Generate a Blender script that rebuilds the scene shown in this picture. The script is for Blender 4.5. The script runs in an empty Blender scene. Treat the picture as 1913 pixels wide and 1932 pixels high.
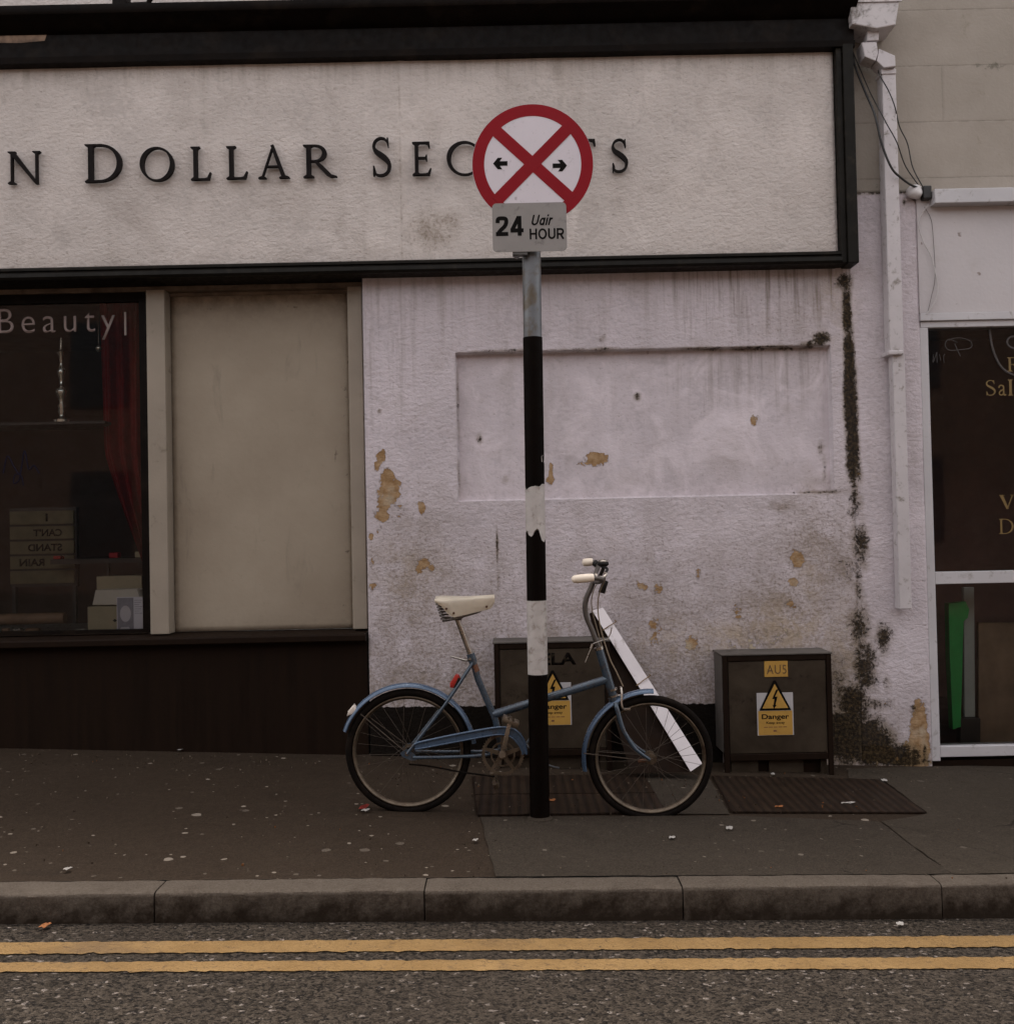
import bpy, bmesh, math, random
import numpy as np
from mathutils import Vector, Matrix, noise as mnoise

random.seed(7)
R = math.radians
sc = bpy.context.scene
col = sc.collection

# ------------------------------------------------------------------ camera
FPX, CX, CY = 2000.0, 956.5, 966.0            # photo measured on a 1913 x 1932 sheet
DIST, HC, PITCH, ROLL = 5.75, 1.212, R(1.2), R(-1.2)
cam_d = bpy.data.cameras.new("camera")
cam = bpy.data.objects.new("camera", cam_d)
col.objects.link(cam)
sc.camera = cam
cam_d.sensor_fit = 'HORIZONTAL'
cam_d.sensor_width = 36.0
cam_d.lens = 36.0 * FPX / 1913.0
cam_d.clip_start, cam_d.clip_end = 0.05, 500
CAMR = Matrix.Rotation(R(90) + PITCH, 3, 'X') @ Matrix.Rotation(ROLL, 3, 'Z')
CAMP = Vector((0, -DIST, HC))
cam.matrix_world = Matrix.Translation(CAMP) @ CAMR.to_4x4()

# ------------------------------------------------------------------ light
SUN_EL, SUN_AZ = R(66), R(-12)
w = bpy.data.worlds.new("World")
sc.world = w
w.use_nodes = True
wn = w.node_tree
bg = wn.nodes["Background"]
sky = wn.nodes.new("ShaderNodeTexSky")
sky.sky_type = 'NISHITA'
sky.sun_disc = False
sky.sun_elevation = SUN_EL
sky.sun_rotation = SUN_AZ
sky.dust_density = 3.0
hsv = wn.nodes.new("ShaderNodeHueSaturation")   # an overcast sky is nearly grey
hsv.inputs["Saturation"].default_value = 0.22
tint = wn.nodes.new("ShaderNodeMix"); tint.data_type = 'RGBA'; tint.blend_type = 'MULTIPLY'
tint.inputs["Factor"].default_value = 1.0
tint.inputs["B"].default_value = (1.0, 0.955, 0.915, 1)
wn.links.new(sky.outputs[0], hsv.inputs["Color"])
wn.links.new(hsv.outputs[0], tint.inputs["A"])
wn.links.new(tint.outputs["Result"], bg.inputs["Color"])
bg.inputs["Strength"].default_value = 0.115
sd = bpy.data.lights.new("sun", 'SUN')
sd.energy = 1.5
sd.angle = R(28)
sd.color = (1.0, 0.93, 0.86)
sun = bpy.data.objects.new("sun", sd)
col.objects.link(sun)
sdir = Vector((math.sin(SUN_AZ) * math.cos(SUN_EL), math.cos(SUN_AZ) * math.cos(SUN_EL), math.sin(SUN_EL)))
sun.rotation_euler = (-sdir).to_track_quat('-Z', 'Y').to_euler()
sun.location = (0, -6, 12)

sc.view_settings.view_transform = 'Standard'
sc.view_settings.look = 'None'
sc.view_settings.gamma = 1
sc.view_settings.use_curve_mapping = False
sc.view_settings.exposure = 2.08
sc.render.engine = 'CYCLES'
sc.cycles.max_bounces = 8
sc.cycles.transparent_max_bounces = 12
sc.cycles.use_denoising = True

# ------------------------------------------------------------------ measuring
def ray(x, y):
    return CAMR @ Vector(((x - CX) / FPX, -(y - CY) / FPX, -1.0))

def P(x, y, Y=0.0):
    """point of the photograph on the upright plane at depth Y"""
    d = ray(x, y)
    return CAMP + d * ((Y - CAMP.y) / d.y)

PSX, PSY = -0.04, 0.02          # the street falls to the right, the pavement to the kerb

def pav_z(X, Y):
    return PSX * X + PSY * Y

def on_plane(x, y, a, b, c):
    d = ray(x, y)
    t = (a * CAMP.x + b * CAMP.y + c - CAMP.z) / (d.z - a * d.x - b * d.y)
    return CAMP + d * t

def G(x, y):
    return on_plane(x, y, PSX, PSY, 0.0)

K0, K1 = G(0, 1689), G(1913, 1668)
KS = (K1.y - K0.y) / (K1.x - K0.x)              # kerb line slope in plan

def kerb_y(X):
    return K0.y + KS * (X - K0.x)

KERB_H, RSX = 0.112, -0.046

def road_z(X, Y):
    return pav_z(0, kerb_y(0)) - KERB_H + RSX * X

def RG(x, y):
    return on_plane(x, y, RSX, 0.0, pav_z(0, kerb_y(0)) - KERB_H)

# ------------------------------------------------------------------ node materials
class NB:
    def __init__(s, name):
        s.m = bpy.data.materials.new(name)
        s.m.use_nodes = True
        s.t = s.m.node_tree
        s.b = s.t.nodes["Principled BSDF"]
        tc = s.t.nodes.new("ShaderNodeTexCoord")
        s.co = tc.outputs["Object"]
    def put(s, inp, v):
        if hasattr(v, "is_linked") or isinstance(v, bpy.types.NodeSocket):
            s.t.links.new(v, inp)
        else:
            if isinstance(v, tuple) and len(v) == 3 and inp.type == 'RGBA':
                v = (*v, 1)
            inp.default_value = v
    def n(s, typ, out=0, props=None, **ins):
        nd = s.t.nodes.new("ShaderNode" + typ)
        for k, v in (props or {}).items():
            setattr(nd, k, v)
        for k, v in ins.items():
            k = k.replace("_", " ")
            s.put(nd.inputs[int(k[1:])] if k[0] == "i" and k[1:].isdigit() else nd.inputs[k], v)
        return nd.outputs[out]
    def scale(s, v, co=None, rot=(0, 0, 0), loc=(0, 0, 0)):
        return s.n("Mapping", Vector=co or s.co, Scale=v, Rotation=rot, Location=loc)
    def noise(s, sc_, detail=4, rough=.55, dist=0, co=None):
        return s.n("TexNoise", Vector=co or s.co, Scale=float(sc_), Detail=float(detail), Roughness=rough, Distortion=dist)
    def math(s, op, a, b=0.0, c=0.0, clamp=False):
        return s.n("Math", props={"operation": op, "use_clamp": clamp}, i0=a, i1=b, i2=c)
    def step(s, v, lo, hi):
        return s.n("MapRange", props={"interpolation_type": 'SMOOTHSTEP'}, Value=v, From_Min=lo, From_Max=hi, To_Min=0.0, To_Max=1.0)
    def lin(s, v, lo, hi, a=0.0, b=1.0):
        return s.n("MapRange", Value=v, From_Min=lo, From_Max=hi, To_Min=a, To_Max=b)
    def mix(s, f, a, b, blend='MIX'):
        nd = s.t.nodes.new("ShaderNodeMix")
        nd.data_type = 'RGBA'; nd.blend_type = blend
        s.put(nd.inputs[0], f); s.put(nd.inputs[6], a); s.put(nd.inputs[7], b)
        return nd.outputs[2]
    def attr(s, name):
        return s.n("Attribute", 2, props={"attribute_name": name})
    def bump(s, h, dist, strength=1.0, normal=None):
        kw = dict(Height=h, Distance=dist, Strength=strength)
        if normal is not None:
            kw["Normal"] = normal
        return s.n("Bump", **kw)
    def out(s, color, rough=.7, metal=0.0, normal=None, spec=.5, coat=0.0):
        s.put(s.b.inputs["Base Color"], color)
        s.put(s.b.inputs["Roughness"], rough)
        s.put(s.b.inputs["Metallic"], metal)
        s.put(s.b.inputs["Specular IOR Level"], spec)
        s.put(s.b.inputs["Coat Weight"], coat)
        if normal is not None:
            s.put(s.b.inputs["Normal"], normal)
        return s.m

def simple(name, c, rough=.6, metal=0.0, var=.25, vs=9, dirt=None, ds=5, damt=.5, bump=.0004, bs=90, spec=.5, coat=0.0):
    k = NB(name)
    n1 = k.noise(vs, 5, .6)
    dark = tuple(x * (1 - var) for x in c)
    lite = tuple(min(1, x * (1 + var)) for x in c)
    cc = k.mix(k.lin(n1, .3, .7), dark, lite)
    if dirt:
        d = k.step(k.noise(ds, 6, .65, .4), .62 - .25 * damt, .78 - .2 * damt)
        cc = k.mix(k.math('MULTIPLY', d, .85), cc, dirt)
    rr = k.lin(k.noise(vs * 3, 3), .3, .7, max(0.02, rough - .1), min(1, rough + .1))
    return k.out(cc, rr, metal, k.bump(k.noise(bs, 4), bump), spec, coat)

def wall_material(name, paint, weather=True, flecks=0.0):
    k = NB(name)
    k.co = k.n("NewGeometry", 0)
    big = k.noise(2.2, 4, .6)
    base = k.mix(k.lin(big, .3, .7), tuple(x * .86 for x in paint), tuple(x * 1.06 for x in paint))
    fine = k.noise(38, 6, .62, .6)
    rot = k.scale((1.0, 1.0, 1.7), rot=(0, R(28), 0))
    dab = k.n("TexVoronoi", props={"feature": 'SMOOTH_F1'}, Vector=rot, Scale=34.0, Smoothness=.6, Randomness=1.0)
    dab2 = k.noise(30, 5, .66, .35, co=rot)
    h = k.math('ADD', k.math('MULTIPLY', dab2, .75), k.math('MULTIPLY', fine, .5))
    h = k.math('SUBTRACT', h, k.math('MULTIPLY', dab, .2))
    h = k.math('MULTIPLY', h, k.lin(k.noise(3.2, 3), .3, .7, .55, 1.15))
    # hollows of the render painted darker to deepen their shading
    hollow = k.step(h, .44, .26)
    base = k.mix(k.math('MULTIPLY', hollow, .26), base, tuple(x * .45 for x in paint))
    rough = k.lin(fine, .3, .7, .72, .9)
    if weather:
        grime_dark, streak = k.attr("grime"), k.attr("streak")
        mould_shade, peel, tar, smooth = k.attr("mould"), k.attr("peel"), k.attr("tar"), k.attr("smooth")
        h = k.math('MULTIPLY', h, k.math('SUBTRACT', 1.0, k.math('MULTIPLY', smooth, .8)))
        g = k.math('MULTIPLY', grime_dark, k.lin(k.noise(6.5, 7, .72, .4), .30, .62))
        base = k.mix(k.math('MULTIPLY', g, .8), base, (.24, .19, .145))
        mott = k.step(k.noise(3.4, 7, .68, .5), .50, .70)
        base = k.mix(k.math('MULTIPLY', mott, .30), base, (.30, .25, .215))
        pale_ = k.step(k.noise(2.7, 6, .66, .8, co=k.scale((1, 1, .8), loc=(3, 1, 7))), .56, .70)
        base = k.mix(k.math('MULTIPLY', pale_, .35), base, tuple(min(.86, x * 1.2) for x in paint))
        drip = k.step(k.noise(7, 5, .6, co=k.scale((1, 1, .10), loc=(2, 0, 3))), .54, .72)
        base = k.mix(k.math('MULTIPLY', k.math('MULTIPLY', drip, k.lin(streak, 0, .5, .25, .7)), .6), base, (.24, .20, .16))
        freck = k.step(k.math('ADD', k.noise(60, 5, .7), k.math('MULTIPLY', grime_dark, .16)), .60, .74)
        base = k.mix(k.math('MULTIPLY', freck, .5), base, (.17, .13, .09))
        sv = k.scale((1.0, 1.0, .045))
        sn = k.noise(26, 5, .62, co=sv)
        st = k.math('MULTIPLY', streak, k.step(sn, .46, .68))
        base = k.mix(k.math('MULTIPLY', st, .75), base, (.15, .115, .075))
        buff = k.math('MULTIPLY', k.attr("buff"), k.step(k.noise(8, 7, .7, .6), .36, .62))
        base = k.mix(k.math('MULTIPLY', buff, .75), base, k.mix(k.noise(26, 5, .7), (.28, .205, .135), (.50, .41, .30)))
        cloud = k.math('MULTIPLY', smooth, k.step(k.noise(3.3, 6, .62, 1.0), .46, .66))
        base = k.mix(k.math('MULTIPLY', cloud, .6), base, tuple(min(.86, x * 1.28) for x in paint))
        # blown paint: ochre render below, with a pale broken lip
        pn = k.math('ADD', k.math('MULTIPLY', k.math('SUBTRACT', k.noise(17, 5, .62, .8), .5), 1.25),
                    k.math('MULTIPLY', k.math('SUBTRACT', k.noise(70, 4, .6), .5), .55))
        pv = k.math('ADD', peel, pn)
        pm, lip = k.step(pv, .425, .455), k.step(pv, .33, .42)
        och = k.mix(k.lin(k.noise(22, 5, .65), .35, .65), (.25, .145, .065), (.42, .285, .165))
        och = k.mix(k.step(k.math('ADD', k.noise(6, 4), k.attr("pale")), .55, .75), och, (.44, .365, .27))
        base = k.mix(k.math('MULTIPLY', lip, .35), base, (.16, .125, .10))
        base = k.mix(pm, base, och)
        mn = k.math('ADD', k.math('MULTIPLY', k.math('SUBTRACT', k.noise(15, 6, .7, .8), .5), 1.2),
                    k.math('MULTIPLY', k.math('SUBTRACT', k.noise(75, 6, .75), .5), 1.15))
        mv = k.math('ADD', mould_shade, mn)
        halo = k.step(k.math('ADD', mould_shade, k.math('MULTIPLY', k.math('SUBTRACT', k.noise(11, 6, .68, .4), .5), .9)), .12, .62)
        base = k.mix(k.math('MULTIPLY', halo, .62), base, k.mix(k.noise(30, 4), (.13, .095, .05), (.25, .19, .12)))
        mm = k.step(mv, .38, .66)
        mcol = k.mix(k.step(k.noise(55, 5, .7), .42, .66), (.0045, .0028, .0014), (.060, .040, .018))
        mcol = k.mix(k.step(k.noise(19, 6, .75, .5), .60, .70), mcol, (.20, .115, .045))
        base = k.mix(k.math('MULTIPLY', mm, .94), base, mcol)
        tm = k.step(k.math('ADD', tar, k.math('MULTIPLY', k.math('SUBTRACT', k.noise(30, 4), .5), .35)), .48, .53)
        base = k.mix(tm, base, k.mix(k.noise(14, 5, .7), (.0035, .0022, .0014), (.011, .0075, .005)))
        h = k.math('SUBTRACT', h, k.math('MULTIPLY', pm, .55))
        h = k.math('ADD', h, k.math('MULTIPLY', lip, .18))
        h = k.math('ADD', h, k.math('MULTIPLY', k.math('MULTIPLY', mm, k.noise(140, 3)), .25))
    return k.out(base, rough, 0.0, k.bump(h, .0145, .72), .1)

M = {}
M['wall'] = wall_material("white_render", (.635, .57, .60))
M['fascia'] = wall_material("cream_render", (.60, .54, .505), weather=True)

def block_material():
    k = NB("beige_ashlar_render")
    n = k.noise(1.7, 5, .62)
    base = k.mix(k.lin(n, .3, .7), (.275, .240, .200), (.365, .322, .278))
    spots = k.step(k.noise(11, 6, .7, .5), .60, .75)
    base = k.mix(k.math('MULTIPLY', spots, .45), base, (.20, .17, .12))
    blot = k.attr("mould")
    mm = k.step(k.math('ADD', blot, k.math('MULTIPLY', k.math('SUBTRACT', k.noise(28, 5, .7), .5), 1.2)), .5, .75)
    base = k.mix(k.math('MULTIPLY', mm, .7), base, (.09, .085, .06))
    j = k.attr("joint")
    base = k.mix(k.math('MULTIPLY', j, k.lin(k.noise(20, 3), .3, .6, .0, .45)), base, (.12, .10, .08))
    return k.out(base, .85, 0, k.bump(k.math('SUBTRACT', k.math('MULTIPLY', k.noise(60, 5, .6), .6), k.math('MULTIPLY', j, .3)), .003), .2)
M['block'] = block_material()

M['black_paint'] = simple("black_gloss_paint", (.0042, .0023, .0015), .5, var=.4, dirt=(.011, .007, .0045), damt=.5, bump=.0008, bs=40, spec=.09)
M['moulding'] = simple("dark_moulding_paint", (.0105, .0090, .0070), .55, var=.3, dirt=(.026, .021, .015), ds=14, damt=.3, bump=.0006, bs=50, spec=.12)
M['letter'] = simple("dark_letter_metal", (.006, .0035, .003), .6, var=.3, spec=.12)
M['wood_head'] = simple("brown_head_timber", (.14, .10, .07), .75, var=.25, dirt=(.05, .033, .022), damt=.6)
M['riser'] = None
def riser_material():
    k = NB("dark_stall_riser_paint")
    sv = k.scale((1, 1, .05))
    n = k.noise(30, 5, .6, co=sv)
    c = k.mix(k.lin(n, .3, .7), (.0080, .0036, .0016), (.0135, .0066, .0032))
    scr = k.step(k.noise(9, 3, .5, co=k.scale((6, 1, .12))), .74, .78)
    c = k.mix(k.math('MULTIPLY', scr, .35), c, (.03, .020, .012))
    return k.out(c, k.lin(n, .3, .7, .6, .8), 0, k.bump(k.noise(70, 4), .0006), .10)
M['riser'] = riser_material()

def board_material():
    k = NB("drab_painted_board")
    n = k.noise(1.6, 5, .6)
    c = k.mix(k.lin(n, .3, .7), (.255, .205, .150), (.33, .275, .208))
    c = k.mix(k.math('MULTIPLY', k.step(k.noise(30, 6, .7), .6, .8), .4), c, (.12, .09, .06))
    smear = k.step(k.noise(5, 5, .6, .8, co=k.scale((2.2, 1, .5))), .60, .76)
    c = k.mix(k.math('MULTIPLY', smear, .3), c, (.12, .10, .075))
    mk = k.step(k.math('ADD', k.attr("mould"), k.math('MULTIPLY', k.math('SUBTRACT', k.noise(35, 6, .75), .5), 1.4)), .35, .6)
    c = k.mix(k.math('MULTIPLY', mk, .75), c, (.05, .034, .02))
    g = k.attr("grime")
    c = k.mix(k.math('MULTIPLY', g, k.lin(k.noise(13, 5, .7), .3, .62)), c, (.075, .048, .03))
    return k.out(c, .6, 0, k.bump(k.noise(45, 4), .0008), .35)
M['board'] = board_material()
M['post_paint'] = simple("cream_post_paint", (.27, .225, .175), .6, var=.12, vs=3, dirt=(.12, .09, .06), ds=9, damt=.12, bump=.0008)
M['white_frame'] = simple("white_frame_paint", (.50, .48, .49), .45, var=.08, vs=4, dirt=(.24, .21, .19), ds=16, damt=.25)
M['white_pipe'] = simple("white_pipe_paint", (.52, .48, .485), .5, var=.08, vs=6, dirt=(.18, .15, .12), ds=26, damt=.3, bump=.0006)
M['hopper'] = simple("white_hopper_paint", (.52, .48, .48), .5, var=.08, vs=6, dirt=(.10, .08, .06), ds=16, damt=.42, bump=.0006)
M['cable'] = simple("black_cable", (.012, .010, .009), .5)
M['white_cable'] = simple("white_cable", (.5, .47, .46), .45)
M['pole_grey'] = simple("galvanised_steel", (.15, .155, .165), .5, .45, var=.2, vs=5, dirt=(.10, .075, .045), ds=7, damt=.6)
M['tape_black'] = simple("black_band", (.0030, .0014, .0007), .6, var=.3, bump=.0003, spec=.05)
M['tape_white'] = simple("worn_white_band", (.44, .40, .375), .6, var=.12, vs=20, dirt=(.22, .18, .15), ds=22, damt=.45)
M['sign_white'] = simple("sign_white", (.62, .565, .60), .45, var=.04, vs=4, dirt=(.3, .26, .26), ds=40, damt=.12, bump=.0001)
M['sign_red'] = simple("sign_red", (.235, .004, .010), .5, var=.08, vs=5, bump=.0001, spec=.15)
M['sign_grey'] = simple("sign_grey", (.235, .215, .20), .5, var=.07, vs=7, dirt=(.12, .105, .095), ds=20, damt=.2, bump=.0001)
M['ink'] = simple("black_ink", (.004, .003, .0025), .6, var=.1, spec=.08)
M['metal_back'] = simple("dull_aluminium", (.10, .095, .09), .5, .6)
M['bike_blue'] = simple("bicycle_blue_paint", (.056, .092, .150), .28, .2, var=.14, vs=8, dirt=(.05, .05, .06), ds=14, damt=.1, bump=.0001, coat=.3)
M['bike_frame'] = simple("bicycle_frame_paint", (.038, .057, .080), .3, .2, var=.25, vs=14, dirt=(.05, .03, .02), ds=30, damt=.34, bump=.0001, coat=.4)
M['rust'] = simple("rusty_band", (.14, .055, .025), .7, var=.3, vs=40)
M['chrome'] = simple("dulled_chrome", (.36, .32, .28), .3, 1.0, var=.15, vs=10, dirt=(.20, .14, .09), ds=16, damt=.2, bump=.0001)
M['rim'] = simple("rusty_chrome_rim", (.12, .090, .062), .42, .6, var=.25, vs=18, dirt=(.04, .02, .010), ds=14, damt=.5, bump=.0001)
M['spoke'] = simple("rusty_spokes", (.07, .052, .038), .5, .4)
M['bar'] = simple("grey_steel_bar", (.11, .095, .085), .42, .5, var=.15)
M['tyre'] = simple("tyre_rubber", (.0048, .0028, .0018), .85, var=.3, vs=25, dirt=(.015, .009, .0055), ds=10, damt=.4, bump=.001, bs=200, spec=.12)
M['saddle'] = simple("cream_saddle_hide", (.82, .74, .62), .38, var=.05, vs=8, dirt=(.55, .42, .30), ds=9, damt=.15, bump=.0004)
M['grip'] = simple("cream_grip", (.80, .69, .56), .42, var=.05)
M['black_plastic'] = simple("black_plastic", (.006, .0045, .0035), .5, spec=.25)
M['red_lamp'] = simple("red_lamp_plastic", (.32, .02, .015), .25)
M['reflector'] = simple("pale_lamp_lens", (.62, .54, .47), .35, var=.15, vs=30)
M['cab'] = None
def cabinet_material(name, a, b, rust):
    k = NB(name)
    n = k.noise(4, 6, .65, .4)
    c = k.mix(k.lin(n, .32, .68), a, b)
    r = k.step(k.noise(7, 6, .72, .8), .56, .72)
    c = k.mix(k.math('MULTIPLY', r, .75), c, rust)
    c = k.mix(k.step(k.noise(26, 6, .7), .68, .76), c, tuple(x * 1.8 for x in b))
    return k.out(c, .7, .0, k.bump(k.noise(50, 5), .001), .16)
M['cab'] = cabinet_material("weathered_cabinet_paint", (.020, .0128, .0072), (.052, .038, .025), (.010, .0045, .002))
M['cab_frame'] = cabinet_material("cabinet_frame_paint", (.030, .022, .014), (.06, .048, .036), (.014, .008, .004))
M['cab_casing'] = cabinet_material("cabinet_casing_paint", (.07, .06, .052), (.12, .105, .093), (.035, .025, .018))
M['yellow_label'] = simple("yellow_label", (.42, .235, .045), .5, var=.08, vs=12, dirt=(.26, .15, .04), ds=20, damt=.3)
M['white_label'] = simple("white_label", (.40, .38, .38), .5, var=.1)
M['plank_white'] = simple("white_edged_board", (.64, .585, .59), .5, var=.08, vs=5, dirt=(.3, .25, .22), ds=12, damt=.2)
M['plank_brown'] = simple("brown_board", (.011, .0055, .0028), .75, var=.3, spec=.1)
M['wire'] = simple("brass_wire", (.22, .14, .06), .5, .5)
M['curtain'] = simple("red_curtain_cloth", (.30, .006, .011), .7, var=.2, vs=20)
M['crystal'] = simple("silvered_candlestick", (.55, .56, .50), .18, .9, var=.2)
M['card'] = simple("pale_card", (.34, .30, .20), .8, var=.1, spec=.2)
M['card_white'] = simple("white_card", (.52, .49, .42), .8, var=.08)
M['leaflet'] = simple("white_leaflet", (.62, .62, .68), .5, var=.05)
M['portrait'] = simple("portrait_grey", (.24, .24, .28), .5, var=.2, vs=30)
M['skin_print'] = simple("printed_face", (.55, .54, .58), .5, var=.06)
M['lightbox'] = simple("lightbox_face", (.105, .095, .055), .6, var=.25, spec=.15)
M['room'] = simple("dark_interior", (.040, .021, .015), .85, var=.35, vs=3)
M['room_red'] = simple("dark_red_interior", (.09, .040, .030), .85, var=.35, vs=3)
M['shelf'] = simple("dark_shelf", (.016, .012, .009), .5)
M['floorboard'] = simple("display_floor", (.12, .11, .10), .35, var=.3)
M['wood_roll'] = simple("wooden_roll", (.17, .105, .06), .6, var=.25)
M['vinyl'] = simple("white_vinyl_letter", (.24, .18, .165), .6, var=.06)
M['gold'] = simple("gold_vinyl_letter", (.17, .105, .030), .5, var=.1)
M['chalk'] = simple("chalk_mark", (.075, .062, .058), .8, var=.2, vs=50)
M['ink_blue'] = simple("blue_ink_scrawl", (.012, .010, .022), .8, spec=.1)
M['green'] = simple("green_plastic", (.02, .36, .07), .5, var=.15)
M['grey_strip'] = simple("grey_strip", (.40, .44, .40), .6, var=.1)
M['brown_panel'] = simple("brown_panel", (.22, .15, .09), .7, var=.3, vs=5)
M['moss'] = simple("moss", (.055, .055, .018), .9, var=.5, vs=30)
M['litter_white'] = simple("white_paper_scrap", (.60, .56, .52), .8, var=.08)
M['litter_orange'] = simple("orange_scrap", (.50, .20, .07), .7, var=.15)
M['litter_red'] = simple("red_scrap", (.30, .03, .02), .7, var=.15)
def brick():
    k = NB("opposite_brick")
    v = k.scale((1, 1, 1), rot=(R(90), 0, 0))
    c = k.n("TexBrick", 0, Vector=v, Color1=(.15, .085, .06), Color2=(.11, .062, .045), Mortar=(.17, .14, .12), Scale=1.0, Mortar_Size=.012, Brick_Width=.235, Row_Height=.085)
    return k.out(c, .9, 0, None, .2)
M['opp'] = brick()
M['opp_dark'] = simple("opposite_window_dark", (.02, .02, .022), .2)
M['peeled'] = simple("bare_weathered_timber", (.19, .125, .085), .8, var=.5, vs=18)
M['lead'] = simple("dull_lead_sheet", (.07, .065, .07), .5, .3, var=.3)

def glass():
    k = NB("window_glass")
    t = k.t
    tr = t.nodes.new("ShaderNodeBsdfTransparent"); tr.inputs[0].default_value = (.80, .80, .80, 1)
    gl = t.nodes.new("ShaderNodeBsdfGlossy"); gl.inputs["Roughness"].default_value = .03
    fr = t.nodes.new("ShaderNodeFresnel"); fr.inputs[0].default_value = 1.45
    bm_ = k.bump(k.noise(1.3, 2), .004, .3)
    t.links.new(bm_, gl.inputs["Normal"])
    mx = t.nodes.new("ShaderNodeMixShader")
    t.links.new(fr.outputs[0], mx.inputs[0]); t.links.new(tr.outputs[0], mx.inputs[1]); t.links.new(gl.outputs[0], mx.inputs[2])
    t.links.new(mx.outputs[0], t.nodes["Material Output"].inputs[0])
    return k.m
M['glass'] = glass()

def asphalt(name, a, b, gum=0.0, crack=0.0):
    k = NB(name)
    n = k.noise(1.3, 5, .6)
    c = k.mix(k.lin(n, .3, .7), a, b)
    agg = k.n("TexVoronoi", 1, Vector=k.co, Scale=170.0)
    bw = k.n("RGBToBW", Color=agg)
    c = k.mix(.5, c, k.mix(bw, tuple(x * .45 for x in a), tuple(x * 1.7 for x in b)))
    patch = k.step(k.noise(3.2, 5, .65, .6), .56, .75)
    c = k.mix(k.math('MULTIPLY', patch, .35), c, tuple(x * .5 for x in a))
    h = k.math('ADD', k.math('MULTIPLY', k.noise(150, 3), .6), k.math('MULTIPLY', k.noise(12, 4), .8))
    if gum > 0:
        for sc_, thr in ((7.0, .52), (13.0, .52), (24.0, .66)):
            wob = k.n("VectorMath", props={"operation": 'ADD'}, i0=k.co,
                      i1=k.n("VectorMath", 0, props={"operation": 'SCALE'}, i0=k.n("TexNoise", 1, Vector=k.co, Scale=30.0, Detail=2.0), Scale=.02))
            flat = k.scale((1, 1, 0), co=wob)
            d = k.n("TexVoronoi", 0, props={"feature": 'F1'}, Vector=flat, Scale=sc_)
            rc = k.n("TexVoronoi", 1, props={"feature": 'F1'}, Vector=flat, Scale=sc_)
            rnd = k.n("SeparateColor", 0, Color=rc)
            rad = k.n("SeparateColor", 1, Color=rc)
            on = k.step(rnd, thr - .01, thr + .01)
            sz = k.lin(rad, 0, 1, .07, .15)
            disc = k.math('LESS_THAN', d, sz)
            f = k.math('MULTIPLY', k.math('MULTIPLY', on, disc), k.lin(k.n("SeparateColor", 2, Color=rc), 0, 1, .25, .8))
            c = k.mix(k.math('MULTIPLY', f, gum), c, (.24, .20, .16))
    if crack > 0:
        e = k.n("TexVoronoi", 0, props={"feature": 'DISTANCE_TO_EDGE'}, Vector=k.n("VectorMath", props={"operation": 'ADD'}, i0=k.co, i1=k.n("VectorMath", 0, props={"operation": 'SCALE'}, i0=k.n("TexNoise", 1, Vector=k.co, Scale=5.0, Detail=4.0), Scale=.25)), Scale=1.1)
        ck = k.math('MULTIPLY', k.step(e, .012, .004), k.step(k.noise(1.1, 3), .5, .6))
        c = k.mix(k.math('MULTIPLY', ck, crack), c, (.012, .009, .007))
        h = k.math('SUBTRACT', h, k.math('MULTIPLY', ck, 2.0))
    return k.out(c, k.lin(k.noise(6, 4), .3, .7, .7, .92), 0, k.bump(h, .0035, .8), .12)
M['pave'] = asphalt("pavement_asphalt", (.0235, .0153, .0097), (.0325, .0220, .0142), gum=1.0)
M['slab'] = asphalt("pavement_concrete", (.0275, .0210, .0150), (.039, .0302, .0222), gum=.55, crack=.9)
M['slab_pale'] = asphalt("pavement_pale_concrete", (.032, .0245, .0175), (.045, .0352, .0258), gum=.3, crack=.5)

def road_material():
    k = NB("chip_seal_road")
    v1 = k.n("TexVoronoi", 0, Vector=k.scale((.75, 1, 1)), Scale=95.0)
    vc = k.n("RGBToBW", Color=k.n("TexVoronoi", 1, Vector=k.scale((.75, 1, 1)), Scale=95.0))
    pits = k.noise(85, 4, .68, .1, co=k.scale((.8, 1.0, 1)))
    c = k.mix(vc, (.036, .0272, .0188), (.132, .102, .076))
    c = k.mix(k.step(vc, .84, .92), c, (.34, .285, .245))
    c = k.mix(k.math('MULTIPLY', k.step(pits, .50, .42), .92), c, (.008, .0055, .004))
    c = k.mix(k.math('MULTIPLY', k.step(k.noise(2.5, 4), .5, .7), .3), c, (.04, .029, .021))
    h = k.math('SUBTRACT', k.math('MULTIPLY', pits, 1.5), k.math('MULTIPLY', v1, .5))
    return k.out(c, k.lin(vc, 0, 1, .45, .8), 0, k.bump(h, .026, 1.0), .2)
M['road'] = road_material()

def line_material():
    k = NB("worn_yellow_paint")
    n = k.noise(45, 6, .68, .4)
    c = k.mix(k.lin(k.noise(5, 5), .3, .7), (.205, .116, .036), (.275, .165, .060))
    c = k.mix(k.math('MULTIPLY', k.step(n, .54, .70), .8), c, (.09, .05, .021))
    c = k.mix(k.math('MULTIPLY', k.step(k.noise(2.4, 6, .68), .52, .72), .5), c, (.085, .052, .03))
    c = k.mix(k.step(k.noise(60, 4, .7), .645, .70), c, (.035, .028, .024))
    return k.out(c, .65, 0, k.bump(k.math('ADD', n, k.noise(55, 5, .68, .5)), .012, .8), .35)
M['line'] = line_material()

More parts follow.
